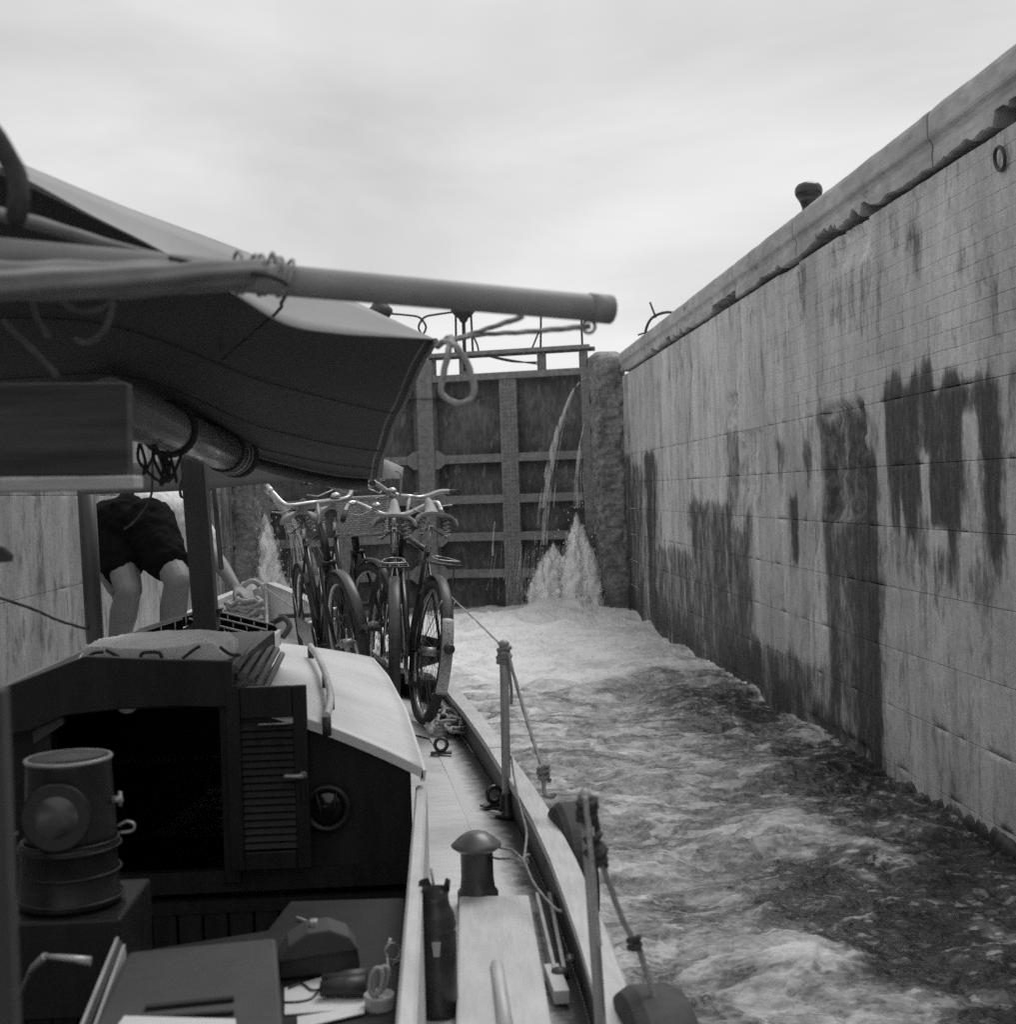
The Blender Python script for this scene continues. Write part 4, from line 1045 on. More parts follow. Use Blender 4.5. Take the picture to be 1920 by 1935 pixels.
MB().tube([p + Vector((-.022, .0, 0.004)) for p in ed], .005, 6).build('bolt_rope', M_canvas2, aw)
hemrow = [rows[i][25] for i in range(16, NR - 1)]
MB().grid([[p + Vector((0, -.03, .002)), p + Vector((0, -.04, -.040 * min(1, i / 8)))] for i, p in enumerate(hemrow)], thick=.002).build('hem_band', M_pole, aw)
# port hanging sheet of the awning with its free corner
top2 = curve([W(150, 880, 5.0), W(300, 872, 5.2), W(440, 862, 5.35), (W(560, 878, 5.5)), W(650, 880, 5.6), W(737, 868, 5.7)], 8)
bot2 = curve([W(150, 935, 5.0), W(300, 930, 5.2), W(405, 923, 5.35), W(560, 909, 5.5), W(650, 907, 5.6), W(722, 904, 5.7)], 8)
sh = thing('side_curtain', 'pale grey canvas side curtain hanging below the awning', 'curtain', (-.9, 5.4, 1.9))
MB().grid([[a.lerp(b, t) + Vector((0, .015 * math.sin(i * .5), 0)) for t in np.linspace(0, 1, 5)] for i, (a, b) in enumerate(zip(top2, bot2))], thick=.003).build('sheet', M_curtain, sh)
MB().grid([[W(726, 868, 5.68), W(722, 904, 5.68)], [W(745, 876, 5.66), W(745, 904, 5.66)], [W(762, 884, 5.62), W(759, 905, 5.62)]], thick=.004).build('free_corner', M_white, sh)
MB().tube(curve([W(748, 890, 5.58), W(755, 893, 5.56), W(758, 905, 5.6), W(757, 925, 5.9), W(755, 938, 6.4)], 4), .005, 5).build('tie_cord', M_rope, sh)
# lowered mast
ms = thing('lowered_mast', 'shiny varnished mast lying under the awning with rope turns round it', 'mast', W(250, 800, 3.6))
m0, m1 = W(206, 764, 3.42), W(452, 864, 4.82)
MB().tube([m0, m0.lerp(m1, .5), m1 - (m1 - m0) * .004, m1], [.068, .066, .063, .058], 24).build('spar', M_spar, ms)
for i, (s, r, m) in enumerate([(.38, .075, M_ropeb), (.84, .067, M_ropeb), (.93, .069, M_ropem), (.95, .072, M_ropeb), (.985, .069, M_ropeb)]):
    c = m0.lerp(m1, s); d = (m1 - m0).normalized(); rot = d.to_track_quat('Z', 'Y').to_matrix() @ Matrix.Rotation(math.radians(8 * (i % 3 - 1)), 3, 'X')
    MB().torus(c, r, .006 + .004 * (i == 0), rot, 26, 6).build('rope_turn', m, ms)
MB().torus(m0.lerp(m1, .905), .066, .004, (m1 - m0).to_track_quat('Z', 'Y').to_matrix(), 24, 6).build('mast_band', M_alu, ms)
kb = MB(); rr = random.Random(4)
for k in range(7):
    a = W(256 + rr.uniform(0, 40), 845 + rr.uniform(-8, 10), 3.75)
    kb.tube(curve([a, a + Vector((rr.uniform(-.02, .05), .02, -.05)), a + Vector((rr.uniform(0, .07), -.02, -.08 - rr.uniform(0, .03))), a + Vector((rr.uniform(0, .09), .02, -.02))], 5), .0045, 5)
tag(kb.build('rope_tangle', M_ropeb), 'dark tangle of cord hanging under the mast by the board', 'rope')
rope('cord', 'dark cord with a snap hook hanging beside the square post', [W(345, 845, 4.75), W(346, 880, 4.75), W(345, 905, 4.75), W(341, 915, 4.75), W(342, 938, 4.75), W(351, 936, 4.75), W(350, 914, 4.75)], .005, M_ropeb)
rope('cord', 'slack dark cord crossing in front of the dark shorts', [W(288, 850, 4.6), W(288, 900, 4.6), W(283, 945, 4.6), W(255, 985, 4.6), W(235, 1000, 4.6)], .004, M_ropeb)
rope('mooring_line', 'dark line sagging across the left wall to the port stanchion', [W(-30, 1120, 4.6), W(60, 1150, 4.8), W(110, 1172, 5.0), W(175, 1192, 5.2)], .005, M_ropeb)
# thwartship pole with bundled canvas
po = thing('awning_pole', 'pale round pole sticking out over the starboard side', 'pole', W(700, 550, 2.05))
p0, p1 = W(-160, 468, 1.72), W(1148, 585, 2.1)
MB().tube([p0, p1 - (p1 - p0) * .03, p1], [.0225, .0208, .0208], 24).build('shaft', M_pole, po)
MB().tube([p1 - (p1 - p0) * .033, p1 + (p1 - p0) * .005], [.0226, .0226], 24).build('end_collar', M_pole, po)
MB().torus(p1 + Vector((-.03, 0, -.026)), .010, .003, Matrix.Rotation(math.radians(90), 3, 'X'), 12, 6).build('eye', M_alu, po)
def fold(s, a): return 1 + .16 * math.sin(a * 3 + s * 4) * (1 - s) + .10 * math.sin(a * 7 + 2 + s * 9) * (1 - .6 * s) + .05 * math.sin(s * 40 + a * 2)
c = curve([W(-120, 535, 1.60), W(60, 532, 1.68), W(250, 528, 1.76), (W(400, 520, 1.84)), W(500, 522, 1.90), W(545, 527, 1.93)], 10)
bu = tag(MB().tube(c, list(np.interp(np.linspace(0, 1, len(c)), [0, .25, .5, .75, .93, 1], [.030, .029, .027, .026, .024, .0205])), 40, fold=fold, flat=.8).build('canvas_roll', M_canvas2), 'rolled grey canvas lashed round the left end of the pole', 'canvas')
c = curve([W(-100, 385, 1.72), W(60, 420, 1.78), W(200, 462, 1.84), W(330, 492, 1.88), W(450, 508, 1.93)], 8)
tag(MB().tube(c, list(np.interp(np.linspace(0, 1, len(c)), [0, .5, 1], [.010, .008, .005])), 12, fold=fold).build('canvas_edge', M_canvas2), 'thin rolled edge of canvas running above the bundled roll', 'canvas')
lash = MB()
for k, px in enumerate([448, 470, 492, 512, 528, 540]):
    cc = W(px, 516 + (px - 448) * .1, 1.9); lash.torus(cc, .029 - .0006 * k, .0028, (p1 - p0).to_track_quat('Z', 'Y').to_matrix() @ Matrix.Rotation(.3 * (k % 2), 3, 'X'), 20, 6)
lash.tube(curve([W(505, 500, 1.86), W(515, 478, 1.86), W(520, 498, 1.86)], 4), .003, 5)
tag(lash.build('lashing', M_rope), 'cord lashing that ties the canvas roll to the pole', 'rope')
rope('slack_cord', 'dark cord from the lashing down to the awning edge', [W(320, 488, 1.78), W(430, 512, 1.84), W(500, 520, 1.86), W(543, 540, 1.9), W(532, 572, 2.4), W(517, 596, 2.82), W(420, 680, 3.6)], .0032, M_ropeb)
rope('awning_tie', 'cord from the awning corner to the underside of the pole', [W(832, 648, 3.4), W(900, 628, 2.9), W(985, 600, 2.1)], .0045, M_rope)
rope('awning_tie', 'cord from the awning corner to the end of the pole', [W(832, 650, 3.4), W(900, 634, 2.9), W(1000, 627, 2.4), W(1112, 617, 2.1)], .0045, M_rope)
rope('rope_loop', 'loose pale rope loop hanging from the awning corner', [W(826, 655, 2.7), W(852, 638, 2.6), W(846, 670, 2.55), W(838, 710, 2.55), W(833, 738, 2.55), W(848, 757, 2.55), W(872, 762, 2.55), W(892, 752, 2.55), W(895, 728, 2.55), W(884, 690, 2.55), W(862, 655, 2.55), W(840, 645, 2.6)], .0060, M_rope, 8)
rope('thick_rope', 'thick dark rope curving down at the upper left edge', [W(-40, 225, 1.5), W(2, 275, 1.5), W(24, 310, 1.5), W(33, 350, 1.5), W(34, 400, 1.5), W(30, 420, 1.52)], .011, M_ropeb)
rr = random.Random(12)
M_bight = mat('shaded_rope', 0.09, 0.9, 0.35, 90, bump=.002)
for k, (lab, pts) in enumerate([('rope bight hanging in the dark under the canvas roll, left one', [(60, 565), (70, 600), (88, 632), (95, 645)]), ('rope bight hanging in the dark under the canvas roll, wide one', [(105, 560), (150, 590), (200, 580), (212, 560)]),
                                 ('long rope bight hanging lowest under the canvas roll', [(140, 640), (165, 650), (200, 620), (213, 570)]), ('rope running steeply down the dark left corner', [(5, 605), (40, 640), (80, 680), (110, 715)])]):
    rope('rope_bight', lab, [W(a, b, 2.6) for a, b in pts], .007, M_bight, cat='rope')

# ------------------------------------------------------------------ bicycles
def bicycle(label, loc, heading, lean, steer=0.0, bar='sit', rack=True, saddle_col=None, white_guard=False, basket=False, saddle_h=.95, bar_h=1.03, step=False, bell=False):
    R = .335; root = thing('bicycle', label, 'bicycle', loc, 'bicycles standing on the foredeck', local=True)
    root.rotation_euler = (lean, 0, heading)
    sl = saddle_col or M_leather
    V = Vector
    def wheel(hub, ang):
        rot = Matrix.Rotation(ang, 3, 'Z') @ Matrix.Rotation(math.radians(90), 3, 'X')
        w = MB().torus(hub, R - .024, .0245, rot, 40, 10).build('wheel', M_tyre, root)
        MB().torus(hub, R - .043, .011, rot, 40, 6).build('rim', M_chrome, w)
        mb = MB()
        ax = rot @ V((0, 0, 1))
        for k in range(28):
            a = 2 * math.pi * k / 28; q = hub + rot @ V((math.cos(a + (.5 if k % 2 else -.5)) * .02, math.sin(a + (.5 if k % 2 else -.5)) * .02, 0)) + ax * (.028 if k % 4 < 2 else -.028)
            mb.tube([q, hub + rot @ V((math.cos(a) * (R - .045), math.sin(a) * (R - .045), 0))], .0012, 4, caps=False)
        mb.build('spokes', M_spoke, w, kind='stuff')
        MB().tube([hub - ax * .055, hub - ax * .03, hub - ax * .029, hub + ax * .029, hub + ax * .03, hub + ax * .055], [.008, .008, .022, .022, .008, .008], 10).build('hub', M_alu, w)
        return rot
    def guard(hub, a0, a1, ang, m, name='mudguard'):
        rot = Matrix.Rotation(ang, 3, 'Z'); rows = []
        for i in range(23):
            a = a0 + (a1 - a0) * i / 22; row = []
            for k in range(7):
                t = (k - 3) / 3 * 1.25; r = R + .012 + .012 * math.cos(t)
                row.append(hub + rot @ V((math.cos(a) * r, .027 * math.sin(t), math.sin(a) * r)))
            rows.append(row)
        return MB().grid(rows, thick=.0012, normal=V((0, 0, 0.001))).build(name, m, root)
    rh, fh = V((0, 0, R)), V((1.08, 0, R)); bb = V((.44, 0, .285)); st = V((.255, 0, .82)); ht, hb = V((.86, 0, .90)), V((.905, 0, .74))
    fr = MB().tube([bb, st], .0165, 10).tube([ht + V((0, 0, .01)), hb - V((-.003, 0, .01))], .021, 12).tube([bb, hb], .0175, 10)
    if step: fr.tube(curve([hb + V((-.01, 0, .04)), V((.6, 0, .5)), bb.lerp(st, .45)], 5), .014, 10)
    else: fr.tube([st - V((0, 0, .03)) + V((.005, 0, 0)), ht - V((0, 0, .04))], .0140, 10)
    for s in (-1, 1):
        fr.tube([bb + V((0, s * .03, 0)), rh + V((0, s * .058, 0))], .0085, 8); fr.tube([st - V((-.005, 0, .04)), rh + V((0, s * .058, 0))], .0075, 8)
    fr.tube([bb - V((0, .04, 0)), bb + V((0, .04, 0))], .02, 12)
    fr.build('frame', M_enamel, root)
    # front assembly turned about the steering axis
    piv = V((.90, 0, 0))
    def S(p): p = V(p) - piv; return piv + Matrix.Rotation(steer, 3, 'Z') @ p
    fk = MB()
    for s in (-1, 1): fk.tube([S(hb + V((.01, s * .03, -.03))), S(V((.98, s * .052, .52))), S(fh + V((0, s * .055, 0)))], .010, 8)
    fk.tube([S(hb + V((.01, -.035, -.02))), S(hb + V((.01, .035, -.02)))], .014, 8)
    fk.build('fork', M_enamel, root)
    wheel(rh, 0); wheel(S(fh), steer)
    gm = M_guard
    g = guard(rh, math.radians(205), math.radians(45), 0, gm)
    if white_guard:
        guard(rh, math.radians(206), math.radians(150), 0, M_white, 'white_mudguard_end').scale = (1, 1.03, 1)
        lp = rh + V((math.cos(math.radians(172)) * (R + .03), 0, math.sin(math.radians(172)) * (R + .03)))
        MB().lathe([(.012, 0), (.024, .01), (.024, .03), (.018, .036), (.001, .038)], lp, 14, Matrix.Rotation(math.radians(-90), 3, 'Y')).build('tail_lamp', M_cast, root)
    guard(S(fh), math.radians(150), math.radians(15), steer, gm)
    for s in (-1, 1): MB().tube([rh + V((0, s * .05, 0)), rh + V((-.27, s * .03, .25))], .0028, 5).build('mudguard_stay', M_chrome, root)
    # saddle: broad back, narrow nose, springs below
    rows = []
    prof = [(.0, .092), (.03, .108), (.07, .098), (.11, .062), (.15, .036), (.20, .026), (.25, .020), (.265, .008)]
    for (x, w) in prof:
        row = []
        for k in range(9):
            t = (k - 4) / 4; row.append(V((st.x - .15 + x, w * math.sin(t * 1.5), saddle_h + .02 - .045 * abs(t) ** 2.2 * (w / .1) ** .5 - .02 * math.exp(-((x - .12) / .07) ** 2) + .34 * max(0, x - .06))))
        rows.append(row)
    sd = MB().grid(rows, thick=.012, normal=V((0, 0, 1))).build('saddle', sl, root)
    for s in (-1, 1):
        pts = [V((st.x - .10 + .016 * math.cos(a), s * .06 + .016 * math.sin(a), saddle_h - .10 + .085 * a / (2 * math.pi * 4))) for a in np.linspace(0, 2 * math.pi * 4, 49)]
        MB().tube(pts, .0035, 5).build('spring', M_chrome, sd)
    MB().tube([V((st.x - .1, -.06, saddle_h - .10)), V((st.x, -.01, saddle_h - .06)), V((st.x + .09, 0, saddle_h - .015))], .004, 5).tube([V((st.x - .1, .06, saddle_h - .10)), V((st.x, .01, saddle_h - .06)), V((st.x + .09, 0, saddle_h - .015))], .004, 5).build('saddle_rail', M_iron, sd)
    MB().tube([st - V((0, 0, .03)), V((st.x - .02, 0, saddle_h - .05))], .012, 8).build('seat_pillar', M_chrome, root)
    # handlebar
    if bar == 'sit': hp = [(-.10, .225, .045), (-.02, .22, .05), (.03, .17, .045), (.045, .10, .012), (.03, .05, 0), (.0, 0, 0)]
    elif bar == 'wide': hp = [(-.09, .215, .10), (-.05, .205, .075), (.0, .17, .015), (.02, .13, .0), (.01, .05, 0), (.0, 0, 0)]
    else: hp = [(-.10, .25, -.045), (-.04, .245, -.01), (.0, .22, .035), (.03, .16, .02), (.035, .07, -.02), (.02, 0, -.028)]
    b0 = V((.845, 0, bar_h))
    right = [V((a, b, c)) for a, b, c in hp]; full = right + [V((p.x, -p.y, p.z)) for p in right[::-1][1:]]
    hbar = MB().tube([S(b0 + p) for p in curve(full, 6)], .0125, 10).build('handlebar', M_chrome, root)
    MB().tube([S(ht + V((0, 0, .0))), S(b0 + V((hp[-1][0], 0, hp[-1][2])))], .012, 8).build('stem', M_chrome, root)
    for s in (1, -1):
        q0, q1 = V(hp[0]), V(hp[1]); q0 = V((q0.x, q0.y * s, q0.z)); q1 = V((q1.x, q1.y * s, q1.z)); dd = (q0 - q1).normalized()
        MB().tube([S(b0 + q1), S(b0 + q0 + dd * .012)], .0155, 10).build('grip', M_rubber if bar != 'wide' else M_chrome, root)
        MB().tube([S(b0 + V((.02, s * .10, .0))), S(b0 + V((.0, s * .18, -.03))), S(b0 + V((-.06, s * .22, -.02)))], .004, 5).build('brake_lever', M_chrome, root)
    MB().lathe([(.026, 0), (.024, .012), (.012, .022), (.001, .024)], S(b0 + V((.02, .09, .015))), 14).build('bell', M_chrome, root)
    # cranks, pedals and chain guard
    for s in (1, -1): MB().tube([bb + V((0, .05 * s, 0)), bb + V((.11 * s, .06 * s, .12 * s))], .009, 6).build('crank', M_chrome, root)
    for s in (1, -1):
        c = bb + V((.11 * s, .10 * s, .12 * s))
        pd = MB().box(c, (.085, .075, .006)).build('pedal', M_iron, root)
        for k in (-1, 1): MB().box(c + V((k * .03, 0, 0)), (.022, .075, .022)).build('pedal_block', M_rubber, pd, bev=.003)
    MB().lathe([(.085, -.003), (.085, .003)], bb + V((0, -.046, 0)), 24, Matrix.Rotation(math.radians(90), 3, 'X')).build('chainwheel', M_alu, root)
    rows = []
    MB().prism([bb + V((.09, -.062, -.0)), bb + V((.06, -.062, .09)), rh + V((.0, -.062, .06)), rh + V((-.03, -.062, 0)), rh + V((0, -.062, -.045)), bb + V((.03, -.062, -.08))], (0, .012, 0)).build('chain_guard', M_enamel, root, bev=.004)
    if rack:
        rk = MB(); z = 2 * R + .075
        for y in (-.06, -.02, .02, .06): rk.tube([V((-.22, y, z)), V((.16, y, z))], .0045, 6)
        for x in (-.22, -.03, .16): rk.tube([V((x, -.068, z)), V((x, .068, z))], .005, 6)
        for s in (-1, 1): rk.tube([V((-.06, s * .064, z)), rh + V((0, s * .06, 0))], .0045, 6)
        rk.build('carrier', M_cast, root)
        MB().tube(curve([V((-.21, -.05, z + .02)), V((-.21, .05, z + .02)), V((0, .03, z + .03)), V((0, -.03, z + .03)), V((-.21, -.05, z + .02))], 4), .003, 5).build('carrier_clip', M_chrome, root)
    if basket:
        bk = MB(); c0 = V((1.02, 0, .82)); H_ = .19
        def ring(k, t, r):
            w = .95 + .10 * k; pts = []
            for i in range(36):
                a = 2 * math.pi * i / 36; ca, sa = math.cos(a), math.sin(a); e = .55
                q = V((math.copysign(abs(ca) ** e, ca) * .095 * w, math.copysign(abs(sa) ** e, sa) * .118 * w, H_ * k)); wob = 1 + (.02 if (i + int(t)) % 2 else -.02)
                pts.append(S(c0 + V((q.x * wob, q.y * wob, q.z))))
            return pts
        wv = MB()
        for t in range(17): wv.tube(ring(t / 16, t, 0), .0062, 6, closed=True)
        b_ = wv.build('basket', M_wicker, root)
        MB().tube(ring(1.0, 0, 0), .010, 8, closed=True).tube(ring(0.95, 1, 0), .007, 8, closed=True).build('basket_rim', M_rope, b_)
        MB().tube(ring(0.0, 0, 0), .009, 8, closed=True).build('basket_foot', M_wicker, b_)
        MB().prism([S(c0 + V((x, y, .004))) for x, y in ((-.085, -.13), (.085, -.13), (.085, .13), (-.085, .13))], (0, 0, .004)).build('basket_floor', M_wicker, b_)
    return root
def hd(a, b): return math.atan2(b[1] - a[1], b[0] - a[0])
DK = .746
bicycle('right hand bicycle with white rear mudguard end and tail lamp', (-.115, 6.28, DK), hd((-.05, 6.3), (-.30, 7.4)), .14, steer=.05, white_guard=True, saddle_h=.965, bar_h=1.06)
bicycle('bicycle with its pale saddle and rear carrier in the middle, facing forward', (-.235, 6.16, DK), hd((-.2, 6.2), (-.235, 7.3)), .03, steer=-.05, bar='drop', saddle_h=.955, bar_h=.985)
bicycle('left hand bicycle facing aft with wide chrome handlebar', (-.72, 7.62, DK + .02), hd((-.75, 7.6), (-.49, 6.58)), .09, steer=.08, bar='wide', rack=False, saddle_h=.955, bar_h=1.02)
bicycle('bicycle with a wicker basket in front of its handlebar', (-.66, 8.25, DK + .04), hd((-.66, 8.25), (-.40, 7.2)), .02, steer=.22, rack=False, basket=True, bar_h=1.06)

# ------------------------------------------------------------------ person bending over on the foredeck
def blob(mb, pts, rs, n=12):
    """a closed tapered limb with rounded ends"""
    P = [Vector(p) for p in pts]; C = curve(P, 5); m = len(C); R = [float(np.interp(i / (m - 1) * (len(P) - 1), range(len(P)), rs)) for i in range(m)]
    d0 = (C[0] - C[1]).normalized(); d1 = (C[-1] - C[-2]).normalized()
    cap0 = [(C[0] + d0 * R[0] * math.sin(a), R[0] * math.cos(a)) for a in (1.35, .9, .45)]; cap1 = [(C[-1] + d1 * R[-1] * math.sin(a), R[-1] * math.cos(a)) for a in (.45, .9, 1.35)]
    mb.tube([c[0] for c in cap0] + C + [c[0] for c in cap1], [c[1] for c in cap0] + R + [c[1] for c in cap1], n)
def fuse(mb, name, m, parent, vox, smooth_it=4):
    o = mb.build(name, m, parent)
    md = o.modifiers.new('fuse', 'REMESH'); md.mode = 'VOXEL'; md.voxel_size = vox; md.use_smooth_shade = True
    ms_ = o.modifiers.new('smooth', 'SMOOTH'); ms_.factor = .5; ms_.iterations = smooth_it
    return o
PY = 6.45; GZ = .93
per = thing('person', 'person in dark shorts and light shirt bending over behind the square post', 'person', W(270, 1330, PY)); per.location.z = GZ
lh, rh_ = W(213, 1000, 6.5), W(280, 998, 6.38)
lk, rk_ = W(244, 1114, 6.22), W(336, 1096, 6.16)
la, ra = W(216, 1296, 6.55), W(316, 1292, 6.5); la.z = ra.z = GZ + .09
wai, che = W(296, 970, 6.60), W(338, 972, 6.86)
rs_, ls_ = W(366, 985, 6.84), W(300, 955, 6.92)
re_, rw_, rp_ = W(405, 1050, 6.55), W(446, 1110, 6.40), W(464, 1124, 6.36)
le_, lw_, lp_ = W(180, 1050, 6.72), W(211, 1112, 6.45), W(222, 1122, 6.38)
nk, hd_ = W(360, 950, 7.02), W(368, 935, 7.12)
b = MB()
blob(b, [lh, lh.lerp(lk, .5), lk], [.085, .078, .060]); blob(b, [rh_, rh_.lerp(rk_, .5), rk_], [.085, .078, .060])
for k_, a_ in ((lk, la), (rk_, ra)):
    back = Vector((0, -.018, 0))
    blob(b, [k_, k_.lerp(a_, .3) + back, k_.lerp(a_, .75), a_], [.055, .064, .044, .036])
    blob(b, [a_ + Vector((0, -.03, -.05)), a_ + Vector((.03, .10, -.06)), a_ + Vector((.05, .18, -.065))], [.04, .036, .026])
blob(b, [lh.lerp(rh_, .5), wai, che], [.10, .10, .12], 16)
blob(b, [ls_, che, rs_], [.07, .10, .07]); blob(b, [che, nk, hd_], [.08, .052, .05])
blob(b, [hd_ + Vector((0, 0, .03)), hd_ + Vector((.01, .05, -.05))], [.088, .075], 16)
blob(b, [hd_ + Vector((.0, .12, -.01)), hd_ + Vector((.0, .135, -.03))], [.014, .016], 8)      # nose
for s in (-1, 1): blob(b, [hd_ + Vector((s * .09, .01, 0)), hd_ + Vector((s * .092, .015, -.03))], [.012, .010], 6)
blob(b, [rs_, rs_.lerp(re_, .5), re_], [.050, .043, .037]); blob(b, [re_, re_.lerp(rw_, .35), rw_], [.037, .039, .024])
blob(b, [ls_, ls_.lerp(le_, .5), le_], [.048, .042, .036]); blob(b, [le_, le_.lerp(lw_, .4), lw_], [.036, .036, .024])
def hand(b, w, p, side, curl):
    d = (p - w).normalized(); up_ = Vector((0, 0, 1)); ax = d.cross(up_).normalized() * side; dn = ax.cross(d).normalized(); dn = dn if dn.z < 0 else -dn
    for t in (-.024, -.008, .008, .024): blob(b, [w + d * .005 + ax * t * .6, p + ax * t], [.015, .0115], 8)
    for t, l in ((-.027, .058), (-.009, .074), (.009, .078), (.027, .068)):
        q = p + ax * t; q1 = q + d * l * .45 + dn * l * .12; q2 = q1 + d * l * .28 * (1 - curl) + dn * l * (.25 + .3 * curl); q3 = q2 + d * l * .1 + dn * l * .28
        blob(b, [q, q1, q2, q3], [.0095, .0088, .008, .007], 8)
    q = w + d * .03 + ax * .03; blob(b, [q, q + d * .03 + ax * .022 + dn * .012, q + d * .058 + ax * .026 + dn * .03], [.0125, .0105, .008], 8)
hand(b, rw_, rp_, 1, .5); hand(b, lw_, lp_, -1, .3)
fuse(b, 'body', M_skin, per, .0065, 3)
s = MB()
blob(s, [lh.lerp(rh_, .5) + Vector((0, .0, .02)), W(252, 975, 6.5)], [.135, .122], 16); blob(s, [lh, rh_], [.13, .13], 16)
hemL = lh.lerp(lk, .60); hemR = rh_.lerp(rk_, .62)
blob(s, [lh + Vector((-.012, 0, .02)), lh.lerp(hemL, .6) + Vector((-.01, 0, 0)), hemL], [.122, .112, .100], 16); blob(s, [rh_ + Vector((.0, 0, .02)), rh_.lerp(hemR, .6), hemR], [.122, .112, .102], 16)
so = fuse(s, 'shorts', M_shorts, per, .009, 3)
tx = bpy.data.textures.new('cloth_folds', 'CLOUDS'); tx.noise_scale = .06
dm = so.modifiers.new('folds', 'DISPLACE'); dm.texture = tx; dm.strength = .034; dm.mid_level = .5
s = MB()
blob(s, [W(282, 966, 6.52), wai.lerp(che, .4), che], [.125, .135, .140], 16); blob(s, [ls_, che, rs_], [.08, .125, .082], 14)
blob(s, [rs_, rs_.lerp(re_, .5)], [.075, .066]); blob(s, [ls_, ls_.lerp(le_, .45)], [.072, .064])
so = fuse(s, 'shirt', M_shirt, per, .009, 3); dm = so.modifiers.new('folds', 'DISPLACE'); dm.texture = tx; dm.strength = .02
hm = MB(); blob(hm, [hd_ + Vector((0, -.01, .045)), hd_ + Vector((0, .02, .05))], [.092, .088], 14); fuse(hm, 'hair', M_hair, per, .009)
for a_ in (la, ra):
    sh_ = MB(); blob(sh_, [a_ + Vector((0, -.04, -.06)), a_ + Vector((.03, .10, -.066)), a_ + Vector((.055, .19, -.07))], [.044, .042, .034]); fuse(sh_, 'shoe', M_white, per, .009)
# low trunk the person stands on, hidden behind the skylight
MB().box((-1.42, 6.5, .835), (.62, .9, .19)).build('fore_trunk', M_white, boat, bev=.01)
# coil of rope under the hand
rr = random.Random(21); co = MB()
for k in range(5):
    pts = []
    for i in range(14):
        a = i / 14 * 2 * math.pi; pts.append(W(462, 1146, 6.3) + Vector((math.cos(a) * (.07 + rr.uniform(-.02, .02)), math.sin(a) * .05, -.05 + k * .018 + rr.uniform(-.015, .015))))
    co.tube(pts, .012, 6, closed=True)
tag(co.build('rope_coil', M_rope), "light rope coil under the bending person's hand", 'rope')
rope('bow_line', 'thin light line running aft from the bow fitting', [W(500, 1110, 9.0), W(530, 1132, 8.9), W(560, 1152, 8.75)], .006, M_rope)

# ------------------------------------------------------------------ ropes and tyres along the starboard rail
rope('life_line', 'thin line from the bicycles to the first stanchion head', [W(846, 1122, 6.4), W(895, 1168, 5.5), W(944, 1216, S1t.y)], .0035, M_rope)
kn = MB(); knot(kn, S1t + Vector((0, 0, -.03)), .020, .0085, 1, 4); kn.tube(curve([S1t + Vector((.012, -.01, -.05)), S1t + Vector((.02, -.01, -.14)), S1t + Vector((.018, -.01, -.19))], 4), .006, 6)
tag(kn.build('rope_knot', M_ropem), 'rope knotted round the head of the first stanchion', 'rope')
tyA, tyB = Vector((.40, 3.86, .58)), Vector((.455, 2.44, .60))
tyA = W(1060, 1512, 3.85); tyB = W(1242, 1895, 2.36)
def tyre(label, top, R, w, yaw):
    root = thing('tyre', label, 'fender', (top.x, top.y, top.z - 2 * R), 'tyre fenders along the hull')
    n = 64; rows = []
    sec = [(-w * .5, -.075), (-w * .52, -.04), (-w * .46, -.012), (-w * .28, .0), (w * .28, .0), (w * .46, -.012), (w * .52, -.04), (w * .5, -.075), (w * .36, -.08), (w * .36, -.03), (-w * .36, -.03), (-w * .36, -.08), (-w * .5, -.075)]
    rot = Matrix.Rotation(yaw, 3, 'Z'); c = top - Vector((0, 0, R))
    for i in range(n + 1):
        a = 2 * math.pi * i / n
        rows.append([c + rot @ Vector((t, math.sin(a) * (R + r), math.cos(a) * (R + r))) for t, r in sec])
    MB().grid(rows, sm=False).build('carcass', M_rubber, root)
    return root
tyre('far tyre fender hung outside the rail below the first stanchion', tyA + Vector((.022, .0, -.01)), .20, .085, .12)
tyre('near tyre fender at the bottom edge of the picture', tyB + Vector((.0, .0, .02)), .25, .115, .06)
rope('fender_line', 'line from the first stanchion head down to the far tyre', [S1t + Vector((.012, -.02, -.02)), W(985, 1325, 4.35), W(1008, 1400, 4.15), W(1026, 1452, 3.98)], .0055, M_ropem)
kn = MB(); knot(kn, W(1028, 1460, 3.95), .016, .007, 2, 3); kn.tube(curve([W(1027, 1466, 3.95), W(1028, 1490, 3.92), W(1031, 1502, 3.9), W(1044, 1506, 3.86), W(1049, 1498, 3.86)], 4), .006, 6)
tag(kn.build('rope_knot', M_ropem), 'knot in the line just above the far tyre', 'rope')
kn = MB(); knot(kn, S2t + Vector((.003, -.01, -.015)), .0155, .007, 3, 3); knot(kn, S2t + Vector((.012, -.012, -.075)), .017, .006, 5, 2); knot(kn, W(1133, 1622, 2.36), .012, .007, 6, 2)
kn.tube(curve([S2t + Vector((.012, 0, 0)), S2t + Vector((.02, .0, -.05)), W(1128, 1600, 2.36), W(1133, 1625, 2.36)], 4), .006, 6)
tag(kn.build('rope_knot', M_ropeb), 'dark rope knots on the head of the near stanchion', 'rope')
rope('stanchion_cord', 'pale cord running down beside the near stanchion', [W(1105, 1505, 2.33), W(1112, 1560, 2.33), W(1119, 1640, 2.33), W(1126, 1720, 2.33), W(1133, 1790, 2.33)], .0045, M_rope)
rope('fender_line', 'line from the near stanchion down to the near tyre', [W(1135, 1625, 2.36), W(1155, 1680, 2.36), W(1176, 1735, 2.36), W(1200, 1782, 2.36), W(1215, 1815, 2.36), W(1238, 1890, 2.34)], .0052, M_ropem)
kn = MB(); knot(kn, W(1200, 1783, 2.36), .010, .006, 9, 2); tag(kn.build('rope_knot', M_ropeb), 'dark knot halfway down the line of the near tyre', 'rope')
